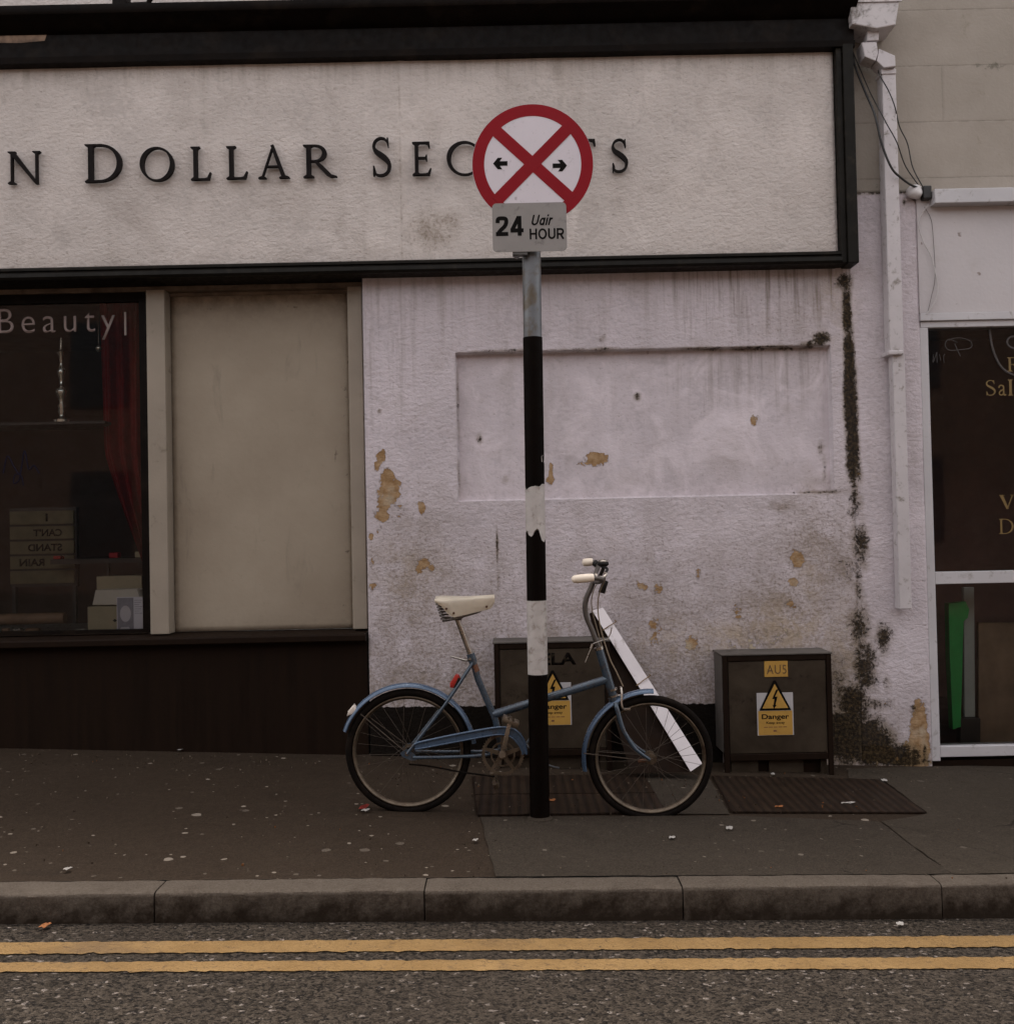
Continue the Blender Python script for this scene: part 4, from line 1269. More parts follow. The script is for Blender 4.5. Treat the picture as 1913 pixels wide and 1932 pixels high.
for ch, x0, x1, y0, y1 in (('R', 1899, 1932, 674, 700), ('S', 1859, 1879, 717, 746), ('a', 1882, 1899, 717, 746), ('l', 1900, 1913, 716, 746), ('V', 1885, 1915, 934, 960), ('D', 1884, 1913, 979, 1007)):
    a, b = P(x0, y0, GY), P(x1, y1, GY)
    new_obj("window_lettering", glyph_bm(ch, a.x, b.x, b.z, a.z, GY, .001), M['gold'], nw)
bm = BM()
scrawl(bm, [(1801, 648), (1808, 664), (1812, 672)], .0025, .041)
scrawl(bm, [(1806, 646), (1790, 640), (1783, 650), (1790, 660), (1808, 660), (1831, 656), (1832, 645), (1816, 638), (1800, 638), (1790, 642)], .0025, .041)
scrawl(bm, [(1783, 668), (1780, 672), (1781, 684)], .002, .041); scrawl(bm, [(1772, 668), (1775, 680)], .002, .041)
scrawl(bm, [(1767, 664), (1768, 684)], .002, .041); scrawl(bm, [(1767, 666), (1760, 684), (1761, 668)], .002, .041)
scrawl(bm, [(1866, 618), (1872, 655), (1884, 685), (1900, 702), (1925, 712)], .006, .041)
scrawl(bm, [(1925, 634), (1906, 636), (1900, 646), (1908, 656), (1925, 656)], .006, .041)
new_obj("scrawl", bm, M['chalk'], nw)
# goods behind the lower pane
def goods(name, poly, Y, dep, mat, label, cat):
    pts = [P(x, y, Y) for x, y in poly]
    bm = BM(); prism(bm, [(p.x, p.z) for p in pts], Y, Y + dep, .003)
    tag(new_obj(name, bm, mat, origin=Vector((pts[0].x, Y, min(p.z for p in pts)))), label, cat)
goods("green_post", [(1790, 1139), (1822, 1135), (1829, 1150), (1826, 1166), (1817, 1172), (1813, 1372), (1798, 1377), (1792, 1240)], .25, .06, M['green'], "tall bright green plastic post behind the lower pane of the right window", "post")
goods("grey_strip", [(1818, 1108), (1838, 1108), (1840, 1358), (1820, 1358)], .33, .03, M['grey_strip'], "pale grey strip standing behind the green post", "strip")
goods("brown_panel", [(1846, 1175), (1990, 1175), (1990, 1405), (1846, 1405)], .40, .03, M['brown_panel'], "brown panel behind the lower pane at the right edge of the photo", "panel")
goods("dark_stand", [(1812, 1356), (1850, 1356), (1850, 1404), (1812, 1404)], .26, .06, M['shelf'], "small dark stand at the foot of the grey strip", "stand")

# =========================================================== DRAINPIPE, CABLES
dp = thing("drainpipe", Vector((P(1700, 1150).x, 0, P(1700, 1150).z)), "white painted square drainpipe with a hopper head on the pillar", "drainpipe")
def hull_prism(poly, Y0, Y1, name, mat, bev=.004):
    pts = [P(x, y, Y0) for x, y in poly]
    bm = BM(); prism(bm, [(p.x, p.z) for p in pts], Y0, Y1, bev)
    return new_obj(name, bm, mat, dp)
hp = hull_prism([(1602, -20), (1700, -20), (1690, 46), (1653, 53), (1608, 44)], -.17, .015, "hopper", M['hopper'], .006)
bm = BM()
a, b = P(1602, 2, -.175), P(1700, 2, -.175)
box(bm, a.x - .004, b.x + .004, -.178, -.171, P(1650, 3, -.175).z, P(1650, -18, -.175).z, .002)
new_obj("hopper_rim", bm, M['hopper'], hp)
hull_prism([(1637, 55), (1659, 57), (1658, 75), (1636, 76)], -.13, -.05, "outlet", M['white_pipe'])
hull_prism([(1626, 79), (1654, 78), (1657, 100), (1652, 114), (1632, 106)], -.14, -.04, "bend", M['white_pipe'])
hull_prism([(1659, 91), (1689, 104), (1690, 124), (1668, 127), (1654, 114)], -.135, -.035, "bend", M['white_pipe'])
def pipe_seg(xt, yt, xb, yb, wpx, Y0, Y1, name):
    t0, t1 = P(xt, yt, Y0), P(xt + wpx, yt, Y0)
    b0 = P(xb, yb, Y0)
    bm = BM(); box(bm, t0.x, t1.x, Y0, Y1, b0.z, t0.z, .005)
    return new_obj(name, bm, M['white_pipe'], dp)
pipe_seg(1664, 128, 1680, 664, 26, -.105, -.02, "pipe")
pipe_seg(1684, 668, 1693, 1150, 23, -.09, -.02, "pipe")
pipe_seg(1663, 129, 1663, 139, 28, -.112, -.012, "collar")
pipe_seg(1676.5, 661, 1676.5, 669, 29, -.115, -.008, "collar")
for y, x in ((300, 1668), (900, 1688)):
    p = P(x, y)
    bm = BM(); box(bm, p.x + .01, p.x + .05, -.021, .004, p.z, p.z + .03)
    new_obj("bracket", bm, M['white_pipe'], dp)

def cable(pts, r, mat, label, name="cable", group="black cables by the drainpipe"):
    bm = BM()
    tube(bm, smooth_path([P(x, y, Y) for x, y, Y in pts], 8), r, 8)
    tag(new_obj(name, bm, mat, smooth=60, origin=P(*pts[-1])), label, "cable", group)
cable([(1606, 78, -.02), (1612, 120, -.05), (1632, 172, -.07), (1650, 215, -.125), (1664, 272, -.135), (1682, 316, -.138), (1700, 335, -.125), (1722, 350, -.06), (1748, 358, -.03)], .0062, M['cable'], "thickest black cable sagging from the fascia corner across the drainpipe")
cable([(1608, 95, -.02), (1640, 170, -.05), (1658, 205, -.125), (1674, 235, -.135), (1692, 268, -.125), (1708, 312, -.05), (1735, 352, -.03)], .0032, M['cable'], "thin middle cable crossing the drainpipe diagonally")
cable([(1656, 130, -.06), (1660, 142, -.125), (1676, 170, -.13), (1688, 200, -.128), (1697, 238, -.05), (1712, 270, -.02), (1722, 315, -.02), (1742, 354, -.03)], .0032, M['cable'], "thin cable leaving the drainpipe collar and running down its right side")
cable([(1752, 386, -.03), (1738, 405, -.02), (1733, 425, -.02), (1742, 455, -.02), (1757, 484, -.02), (1765, 515, -.02), (1769, 545, -.02), (1763, 570, -.02), (1748, 592, -.02)], .0028, M['white_cable'], "loose white wire looping down the wall beside the blank sign board", "wire", None)
cable([(1744, 390, -.02), (1756, 412, -.015), (1760, 440, -.015), (1764, 520, -.015), (1757, 560, -.015), (1750, 590, -.015)], .0014, M['bar'], "thin grey wire hanging beside the loose white wire", "wire", None)
c = P(1727, 363, -.03)
bm = BM()
bmesh.ops.create_icosphere(bm, subdivisions=3, radius=.042, matrix=Matrix.Translation(c) @ Matrix.Diagonal((1, .8, .92, 1)))
for v in bm.verts:
    v.co += (v.co - c).normalized() * mnoise.noise(v.co * 22) * .012
tag(new_obj("foam_lump", bm, M['white_cable'], smooth=60, origin=c), "lump of pale sealing foam where the cables meet the wall", "foam lump")
c = P(1750, 362, -.03)
bm = BM(); box(bm, P(1741, 362, -.04).x, lx0 - .003, -.05, .0, P(1750, 375, -.04).z, P(1750, 350, -.04).z, .006)
tag(new_obj("cable_joint_box", bm, M['cable'], origin=c), "small black cable joint at the end of the white ledge", "cable joint")

# things on the cornice
c = P(232, 30, -.15)
bm = BM()
box(bm, c.x - .04, c.x + .035, -.20, -.12, zc1 - .02, zc1 + .16, .006)
tube(bm, [Vector((c.x + .02, -.16, zc1 + .02)), Vector((c.x + .14, -.17, zc1 + .02)), Vector((c.x + .19, -.18, zc1 + .10))], .014, 8)
tag(new_obj("cornice_bracket", bm, M['black_paint'], origin=Vector((c.x, -.16, zc1))), "dark metal bracket standing on the cornice at top left", "bracket")
random.seed(3)
bm = BM()
for i in range(420):
    x = P(random.gauss(925, 42), 5, -.2).x
    y = random.uniform(-.225, -.06); z = zc1 + random.uniform(-.012, .05) * (1 if y > -.2 else .3)
    d = Vector((random.uniform(-1, 1), random.uniform(-1, .2), random.uniform(-.6, 1))).normalized() * random.uniform(.012, .03)
    s = d.cross(Vector((random.random(), random.random(), random.random()))).normalized() * random.uniform(.003, .006)
    p = Vector((x, y, z))
    bm.faces.new([bm.verts.new(q) for q in (p - s, p + d * .5 - s * 1.2, p + d, p + d * .5 + s * 1.2, p + s)])
for i in range(26):
    p = Vector((P(random.gauss(925, 40), 5, -.2).x, random.uniform(-.2, -.08), zc1 + .002))
    bmesh.ops.create_icosphere(bm, subdivisions=1, radius=random.uniform(.012, .026), matrix=Matrix.Translation(p) @ Matrix.Diagonal((1.3, 1, .7, 1)))
tag(new_obj("moss_clump", bm, M['moss'], origin=Vector((P(925, 5, -.2).x, -.15, zc1))), "dark moss and weeds growing on top of the cornice", "moss", kind="stuff")

# =========================================================== CABINETS
def cabinet(px0, px1_, pytop, pybot, label, lab_x, au=False):
    FYc, BY = -.23, -.004
    a, b = P(px0, 1340, FYc), P(px1_, 1340, FYc)
    xm = (px0 + px1_) / 2
    zt, zb_ = P(xm, pytop, FYc).z, pav_z((a.x + b.x) / 2, FYc)
    o = thing("electrical_cabinet", Vector(((a.x + b.x) / 2, (FYc + BY) / 2, zb_)), label, "electrical cabinet", "electrical cabinets against the white wall")
    bm = BM()
    zl_ = zb_ + .03
    box(bm, a.x, b.x, FYc + .02, BY, zl_ + .075, zt, .004)
    new_obj("casing", bm, M['cab_casing'], o)
    bm = BM()
    f = .026
    box(bm, a.x, a.x + f, FYc, FYc + .019, zb_ - .01, zt + .002, .003)
    box(bm, b.x - f, b.x, FYc, FYc + .019, zb_ - .03, zt + .002, .003)
    box(bm, a.x + f + .001, b.x - f - .001, FYc + .001, FYc + .019, zt - f, zt + .002, .003)
    box(bm, a.x + f + .001, b.x - f - .001, FYc + .002, FYc + .019, zl_ + .04, zl_ + .074, .003)
    new_obj("door_frame", bm, M['riser'], o)
    bm = BM(); box(bm, a.x + f + .004, b.x - f - .004, FYc + .006, FYc + .0195, zl_ + .076, zt - f - .004, .003)
    door = new_obj("door", bm, M['cab'], o)
    w3 = (b.x - a.x) / 3
    for p0, p1, yy in ((a.x + .04, a.x + w3 - .01, .03), (a.x + w3 + .05, b.x - w3 + .04, .04), (b.x - .06, b.x - .029, .03)):
        bm = BM(); box(bm, p0, p1, FYc + yy, BY, zb_ - .04, zl_ + .074)
        new_obj("plinth_block", bm, M['cab'], o)
    bm = BM(); box(bm, a.x + .03, b.x - .03, FYc + .055, FYc + .062, zb_ - .04, zl_ + .073)  # added dark sheet that blackens the gaps between the plinth blocks
    new_obj("plinth_back", bm, M['plank_brown'], o)
    # top lip
    bm = BM(); box(bm, a.x - .006, b.x + .006, FYc - .004, BY - .001, zt + .003, zt + .012, .003)
    new_obj("lid", bm, M['cab_casing'], o)
    # warning sign
    ys = FYc + .006
    s = (DIST + FYc) / FPX
    cx_, czb = P(lab_x, 1388, FYc).x, P(lab_x, 1388, FYc).z
    if not au: czb = P(lab_x, 1369, FYc).z
    wd = 64 * s
    bm = BM()
    box(bm, cx_ - wd / 2 - .006, cx_ + wd / 2 + .006, ys - .002, ys - .0004, czb, czb + 80 * s, .0006)
    sign = new_obj("warning_sign", bm, M['white_label'], o)
    bm = BM()
    box(bm, cx_ - wd / 2, cx_ + wd / 2, ys - .0032, ys - .0024, czb + .002, czb + 46 * s)
    new_obj("sign_panel", bm, M['yellow_label'], sign)
    bm = BM()
    tz0, tz1 = czb + 47 * s, czb + 103 * s
    prism(bm, [(cx_ - wd * .47, tz0), (cx_ + wd * .47, tz0), (cx_ + .006, tz1), (cx_ - .006, tz1)], ys - .0046, ys - .0036)
    new_obj("triangle_border", bm, M['ink'], sign)
    bm = BM()
    prism(bm, [(cx_ - wd * .38, tz0 + .011), (cx_ + wd * .38, tz0 + .011), (cx_, tz1 - .018)], ys - .0056, ys - .0048)
    new_obj("triangle", bm, M['yellow_label'], sign)
    bm = BM()
    u = 56 * s
    bolt = [(.05, .70), (-.10, .38), (-.02, .38), (-.06, .17), (-.10, .19), (-.04, .06), (.05, .18), (.01, .18), (.08, .46), (.0, .46), (.12, .70)]
    prism(bm, [(cx_ + x * u, tz0 + z * u) for x, z in bolt], ys - .0064, ys - .0057)
    new_obj("bolt_symbol", bm, M['ink'], sign)
    new_obj("sign_lettering", text_bm("Danger", cx_ - wd * .40, cx_ + wd * .40, czb + 28 * s, czb + 40 * s, ys - .0034, .0004, .02), M['ink'], sign)
    new_obj("sign_lettering", text_bm("Keep away", cx_ - wd * .27, cx_ + wd * .27, czb + 20 * s, czb + 26.5 * s, ys - .0034, .0004, .01), M['ink'], sign)
    bm = BM()
    for k in range(5):
        box(bm, cx_ - wd * .34 + k * wd * .14, cx_ - wd * .23 + k * wd * .14, ys - .0037, ys - .0034, czb + 15 * s, czb + 16.3 * s)
    box(bm, cx_ - .012, cx_ + .004, ys - .0037, ys - .0034, czb + 7 * s, czb + 10 * s)
    new_obj("small_print", bm, M['rust'], sign)
    if au:
        p, q = P(1442, 1248, FYc), P(1487, 1277, FYc)
        bm = BM(); box(bm, p.x, q.x, ys - .003, ys - .0004, q.z, p.z, .0008)
        pl = new_obj("number_plate", bm, M['yellow_label'], o)
        new_obj("plate_lettering", text_bm("AU5", p.x + .012, q.x - .008, q.z + .015, p.z - .02, ys - .0033, .0006, .0, 0, 1.15), simple("faded_ink", (.10, .055, .02), .6), pl)
    else:
        bm = text_bm("ELA", P(1020, 1240, FYc).x, P(1087, 1240, FYc).x, P(1050, 1255, FYc).z, P(1050, 1232, FYc).z, ys - .0004, .0006, .03)
        new_obj("stencil_lettering", bm, simple("worn_stencil", (.0035, .0025, .002), .9, var=.4, dirt=(.03, .022, .014), ds=40, damt=.45, spec=.05), o)
    return o
cabinet(934, 1153, 1214, 1464, "dark metal cabinet with worn stencil letters, behind the bicycle and post", 1045)
cabinet(1365, 1571, 1237, 1462, "dark metal cabinet with a yellow AU5 plate, right of the bicycle", 1464, True)

# =========================================================== LEANING BOARD
def lean_y(y):
    return -.07 - .36 * (y - 1150) / 305        # top back towards the wall, foot on the pavement
def lean_pt(x, y, back=0.0):
    return P(x, y, lean_y(y) + back)
Yb0 = -.43
lean = thing("leaning_board", lean_pt(1315, 1455), "brown board with a broad white edge leaning between bicycle and cabinet", "board")
def slab(px, back, th):
    bm = BM()
    f = [bm.verts.new(lean_pt(x, y, back)) for x, y in px]
    r = [bm.verts.new(lean_pt(x, y, back) + Vector((0, th, 0))) for x, y in px]
    m = len(px)
    bm.faces.new(f); bm.faces.new(r[::-1])
    for i in range(m):
        bm.faces.new((f[i], r[i], r[(i + 1) % m], f[(i + 1) % m]))
    return bm
edge_px = ((1118, 1153), (1138, 1147), (1325, 1441), (1303, 1456))
vf = [lean_pt(x, y) for x, y in edge_px]
new_obj("white_edge", slab(edge_px, 0, .03), M['plank_white'], lean)
new_obj("brown_panel", slab(((1112, 1158), (1122, 1154), (1302, 1447), (1298, 1457), (1190, 1459), (1152, 1330)), .032, .016), M['plank_brown'], lean)
for t in (.115, .47):
    bm = BM()
    p, q = vf[0].lerp(vf[3], t) + Vector((-.004, -.003, -.01)), vf[1].lerp(vf[2], t) + Vector((.006, -.003, .012))
    tube(bm, [p, p.lerp(q, .5) + Vector((0, -.004, .002)), q, q + Vector((.006, -.004, .006)), q + Vector((-.004, -.006, .012))], .0025, 6)
    new_obj("wire_tie", bm, M['wire'], lean)

# =========================================================== SIGN POST
DP = 4.62
YP = -DIST + DP
pb, pt = P(1018.5, 1540, YP), P(1002.5, 478, YP)
axis = (pt - pb).normalized()
pb = Vector((pb.x, YP, pav_z(pb.x, YP) + .004))
def on_pole(y):
    """pole axis point at picture row y"""
    z = P(1010, y, YP).z
    return pb + axis * ((z - pb.z) / axis.z)
sp = thing("sign_post", pb, "black and white banded post carrying a round red crossed sign", "sign post")
def sleeve(y0, y1, r, mat, name, jag0=0.0, jag1=0.0):
    bm = BM(); n_ = 40
    A, B = on_pole(y0), on_pole(y1)
    ra, rb = [], []
    for k in range(n_):
        a = 2 * math.pi * k / n_
        d = Vector((math.cos(a), math.sin(a), 0)) * r
        ja = jag0 * mnoise.noise(Vector((math.cos(a) * 1.6, math.sin(a) * 1.6, y0))) + jag0 * .15 * mnoise.noise(Vector((math.cos(a) * 9, math.sin(a) * 9, y0)))
        jb = jag1 * mnoise.noise(Vector((math.cos(a) * 1.6, math.sin(a) * 1.6, y1))) - jag1 * .9 * sstep(math.cos(a), .1, .8) + jag1 * .15 * mnoise.noise(Vector((math.cos(a) * 9, math.sin(a) * 9, y1)))
        ra.append(bm.verts.new(A + d + axis * ja)); rb.append(bm.verts.new(B + d + axis * jb))
    for k in range(n_):
        bm.faces.new((ra[k], ra[(k + 1) % n_], rb[(k + 1) % n_], rb[k]))
    bm.faces.new(ra); bm.faces.new(rb[::-1])
    return new_obj(name, bm, mat, sp, smooth=40)
bm = BM()
tube(bm, [pb - axis * .02, on_pole(240)], .0405, 32)
new_obj("pole", bm, M['pole_grey'], sp, smooth=40)
sleeve(637, 925, .0425, M['tape_black'], "black_band")
sleeve(917, 1003, .0431, M['tape_white'], "white_band", .035, .05)
sleeve(990, 1134, .0425, M['tape_black'], "black_band")
sleeve(1133, 1272, .0434, M['tape_white'], "white_band")
sleeve(1271, 1546, .0428, M['tape_black'], "black_band")
# torn scrap of white left on the black
bm = BM()
c = on_pole(868)
for k in range(5):
    pass
pts = [(.030, -.01), (.042, -.012), (.043, .012), (.036, .02), (.029, .012)]
va = [bm.verts.new((c.x + x, c.y - math.sqrt(max(0, .0432 ** 2 - min(x, .0431) ** 2)) - .0006, c.z + z)) for x, z in pts]
bm.faces.new(va)
new_obj("torn_scrap", bm, M['tape_white'], sp)
# mortar collar
bm = BM()
lathe(bm, Vector((pb.x, pb.y, pb.z)), [(.058, -.01), (.056, .002), (.047, .009), (.043, .012)], 28)
new_obj("foot_collar", bm, M['slab'], sp, smooth=40)
# round sign
YS = YP - .062
sc0 = P(1005, 309, YS)
s = (DIST + YS) / FPX
rr = 115.3 * s
bm = BM()
prism(bm, disc_pts(sc0.x, sc0.z, rr, 96), YS, YS + .004)
disc = new_obj("round_sign", bm, M['sign_white'], sp, smooth=40)
bm = BM()
ring(bm, Vector((sc0.x, YS - .0007, sc0.z)), [(rr * .995, -.0005), (rr * .995, .0004), (rr * .80, .0004), (rr * .80, -.0005)], 96)
new_obj("red_ring", bm, M['sign_red'], disc)
for i, ang in enumerate((-43.5, 44.5)):
    bm = BM(); hw = rr * .098; L = rr * .86
    c_, s_ = math.cos(R(ang)), math.sin(R(ang))
    pts = [(sc0.x + x * c_ - z * s_, sc0.z + x * s_ + z * c_) for x, z in ((-L, -hw), (L, -hw), (L, hw), (-L, hw))]
    prism(bm, pts, YS - .0018 - .0005 * i, YS - .0003)
    new_obj("red_bar", bm, M['sign_red'], disc)
def arrow(cx_, cy_, sgn):
    c = P(cx_, cy_, YS)
    u = 13.5 * s
    a = [(-1.0, -.34), (.10, -.34), (-.26, -.86), (.36, -.86), (1.02, 0), (.36, .86), (-.26, .86), (.10, .34), (-1.0, .34)]
    bm = BM(); prism(bm, [(c.x + sgn * x * u, c.z + z * u * .95 - x * sgn * .0) for x, z in a], YS - .0012, YS - .0002)
    new_obj("arrow", bm, M['ink'], disc)
arrow(944, 308, -1); arrow(1056, 312, 1)
for dz in (.05, -.1):
    bm = BM(); box(bm, sc0.x - .06, sc0.x + .06, YS + .0045, YP - .0395, sc0.z + dz, sc0.z + dz + .025, .002)
    new_obj("clamp", bm, M['metal_back'], sp)
# plate
YQ = YS - .008
q0, q1 = P(929, 428, YQ), P(1069, 428, YQ)
qz1, qz0 = P(1000, 382, YQ).z, P(1000, 474, YQ).z
def rrect(x0, x1, z0, z1, r, n_=6):
    out = []
    for cx_, cz_, a0 in ((x1 - r, z1 - r, 0), (x0 + r, z1 - r, 90), (x0 + r, z0 + r, 180), (x1 - r, z0 + r, 270)):
        for k in range(n_ + 1):
            a = R(a0 + 90 * k / n_)
            out.append((cx_ + r * math.cos(a), cz_ + r * math.sin(a)))
    return out
bm = BM(); prism(bm, rrect(q0.x, q1.x, qz0, qz1, .019), YQ, YQ + .003)
plate = new_obj("hours_plate", bm, M['sign_grey'], sp)
def ptxt(t, x0, x1, y0, y1, wgt, shear=0.0):
    a, b = P(x0, y0, YQ), P(x1, y1, YQ)
    new_obj("plate_lettering", sans_bm(t, a.x, b.x, b.z, a.z, YQ - .0003, wgt, .12, shear), M['ink'], plate)
ptxt("24", 935, 988, 408, 444, .20)
ptxt("Uair", 1001, 1045, 405, 424, .17, .28)
ptxt("HOUR", 999, 1064, 431, 450, .17)
bm = BM(); c = P(980, 476, YQ + .03)
box(bm, c.x - .03, c.x + .035, YQ + .004, YP - .03, c.z - .018, c.z + .03, .003)
tube(bm, [Vector((c.x - .012, YQ + .01, c.z - .012)), Vector((c.x - .012, YQ + .05, c.z - .012))], .012, 8)
new_obj("clamp", bm, M['metal_back'], sp)

# =========================================================== BICYCLE
DB = 4.715
YB = -DIST + DB
SB = DB / FPX
rear, front = P(770.5, 1416.5, YB), P(1226.5, 1429, YB)
RW = 117.5 * SB
root_z = rear.z - RW
bk = thing("bicycle", Vector((rear.x, YB, root_z)), "blue small wheeled bicycle with a cream saddle leaning against the banded post", "bicycle")
def B(x, y, off=0.0):
    p = P(x, y, YB)
    return Vector((p.x, YB + off, p.z))
def c8(cx_, cy_, off=0.0):
    return B((650 + cx_ / 2.391) * .9565, (1050 + cy_ / 2.391) * .9565, off)
def z4(cx_, cy_, off=0.0):
    return B((1080 + cx_ / 6.44) * .9565, (1080 + cy_ / 6.44) * .9565, off)
def z3(cx_, cy_, off=0.0):
    return B((840 + cx_ / 7.155) * .9565, (1130 + cy_ / 7.155) * .9565, off)

def wheel(c, label_spin):
    wobj = bpy.data.objects.new("wheel", None); col.objects.link(wobj)
    wobj.parent = bk; wobj.location = c - bk.location
    bm = BM()
    t = .0165
    ring(bm, c, [(RW - t + t * math.cos(a), t * 1.02 * math.sin(a)) for a in (2 * math.pi * k / 14 for k in range(14))], 96)
    new_obj("tyre", bm, M['tyre'], wobj, smooth=50)
    bm = BM()
    r0 = 103.5 * SB
    ring(bm, c, [(r0, -.0135), (r0 - .004, -.0145), (r0 - .012, -.009), (r0 - .015, 0), (r0 - .012, .009), (r0 - .004, .0145), (r0, .0135)], 96)
    new_obj("rim", bm, M['rim'], wobj, smooth=40)
    bm = BM()
    tube(bm, [c + Vector((0, -.055, 0)), c + Vector((0, .055, 0))], .006, 10)
    tube(bm, [c + Vector((0, -.034, 0)), c + Vector((0, .034, 0))], .014, 14)
    for y in (-.03, .03):
        tube(bm, [c + Vector((0, y - .0015, 0)), c + Vector((0, y + .0015, 0))], .024, 18)
    tube(bm, [c + Vector((0, -.062, 0)), c + Vector((0, -.054, 0))], .0095, 6)
    new_obj("hub", bm, M['rim'], wobj, smooth=40)
    bm = BM()
    for k in range(28):
        a = 2 * math.pi * k / 28 + .06
        side = -.03 if k % 2 else .03
        b_ = a + (1.25 if (k // 2) % 2 else -1.25)
        tube(bm, [c + Vector((.021 * math.cos(b_), side, .021 * math.sin(b_))), c + Vector(((r0 - .013) * math.cos(a), 0, (r0 - .013) * math.sin(a)))], .0009, 5)
    new_obj("spokes", bm, M['spoke'], wobj)
    return wobj
wheel(rear, 0); wheel(front, 1)

# frame
bm = BM()
lug, bb = c8(675, 585), c8(815, 1030)
tube(bm, [c8(668, 575), c8(700, 690), c8(782, 880), bb], .0145, 16)
tube(bm, [c8(665, 570), c8(678, 612)], .0185, 16)
tube(bm, [c8(772, 858), c8(1312, 690)], .0185, 18)
tube(bm, [c8(1266, 540), c8(1334, 765)], .0185, 18)
tube(bm, [bb + Vector((0, -.036, 0)), bb + Vector((0, .036, 0))], .022, 18)
for sgn in (-1, 1):
    o1 = .058 * sgn
    tube(bm, smooth_path([c8(676, 612, .016 * sgn), c8(640, 668, .03 * sgn), c8(550, 800, .044 * sgn), c8(372, 1030, o1)], 4), .0068, 10)
    tube(bm, smooth_path([c8(400, 1047, o1), c8(560, 1047, .05 * sgn), c8(720, 1042, .036 * sgn), c8(800, 1032, .02 * sgn)], 4), .0075, 10)
    # drop-out plate
    pts = [c8(x, y) for x, y in ((340, 1025), (372, 1005), (410, 1035), (418, 1058), (392, 1062), (350, 1042))]
    prism(bm, [(p.x, p.z) for p in pts], YB + o1 - .002, YB + o1 + .002)
frame = new_obj("frame", bm, M['bike_frame'], bk, smooth=40)
bm = BM(); tube(bm, [c8(682, 622), c8(694, 655)], .0152, 16)
new_obj("rust_band", bm, M['rust'], frame, smooth=40)
bm = BM()
for a, b_ in (((1318, 742), (1348, 737)), ((1322, 772), (1352, 767))):
    p, q = c8(*a), c8(*b_)
    m = (p + q) / 2; d = (c8(1334, 765) - c8(1266, 540)).normalized()
    bm = BM(); tube(bm, [m - d * .004, m + d * .004], .0215, 18)
    new_obj("headset_cup", bm, M['chrome'], frame, smooth=40)
bm = BM(); m = c8(1268, 545); tube(bm, [m - d * .006, m + d * .006], .0205, 18)
new_obj("headset_cup", bm, M['chrome'], frame, smooth=40)
# fork
bm = BM()
tube(bm, [c8(1334, 775), c8(1347, 812)], .021, 16)
for sgn in (-1, 1):
    path = [c8(1345, 800, .02 * sgn), c8(1352, 830, .034 * sgn), c8(1380, 922, .042 * sgn), c8(1428, 1000, .048 * sgn), c8(1470, 1036, .052 * sgn), c8(1503, 1058, .054 * sgn)]
    sm = smooth_path(path, 5)
    tube(bm, sm, [.0115 - .0055 * i / (len(sm) - 1) for i in range(len(sm))], 12)
new_obj("fork", bm, M['bike_frame'], bk, smooth=40)
# mudguards
def mudguard(c, a0, a1, r_):
    bm = BM()
    prof = []
    for k in range(9):
        a = math.pi * k / 8
        prof.append((r_ - .014 + .016 * math.sin(a), .026 * math.cos(a)))
    prof += [(r - .0022, y * .93) for r, y in prof[::-1]]
    ring(bm, c, prof, 60, R(a0), R(a1))
    return new_obj("mudguard", bm, M['bike_blue'], bk, smooth=40)
mudguard(rear, 6, 161, 127.5 * SB)
mudguard(front, 86.5, 190, 128.5 * SB)
bm = BM()
for sgn in (-1, 1):
    tube(bm, [c8(152, 850, .026 * sgn), rear + Vector((.0, .06 * sgn, .004))], .0022, 6)
new_obj("mudguard_stay", bm, M['spoke'], bk)
bm = BM()
for sgn in (-1, 1):
    tube(bm, [c8(1196, 1035, .026 * sgn), front + Vector((0, .056 * sgn, -.004))], .0022, 6)
new_obj("mudguard_stay", bm, M['spoke'], bk)
# lamp-like reflector on the rear mudguard
bm = BM()
t0, t1 = c8(88, 858), c8(132, 822)
dirn = (c8(100, 860) - c8(118, 812)).normalized()
prof_pts = [c8(126, 842), c8(118, 846), c8(104, 853), c8(92, 860), c8(87, 862)]
pts = [c8(118, 808), c8(136, 832), c8(128, 850), c8(86, 862), c8(92, 838)]
prism(bm, [(p.x, p.z) for p in pts], YB - .02, YB + .02, .006)
new_obj("rear_reflector", bm, M['reflector'], bk, smooth=50)
bm = BM()
pts = [c8(598, 664), c8(612, 668), c8(618, 684), c8(588, 728), c8(570, 726), c8(570, 706)]
prism(bm, [(p.x, p.z) for p in pts], YB - .028, YB + .012, .004)
lamp = new_obj("rear_lamp", bm, M['red_lamp'], bk, smooth=40)
bm = BM()
pts = [c8(610, 676), c8(622, 690), c8(598, 726), c8(586, 728)]
prism(bm, [(p.x, p.z) for p in pts], YB - .031, YB + .014, .003)
new_obj("lamp_clip", bm, M['black_plastic'], lamp)
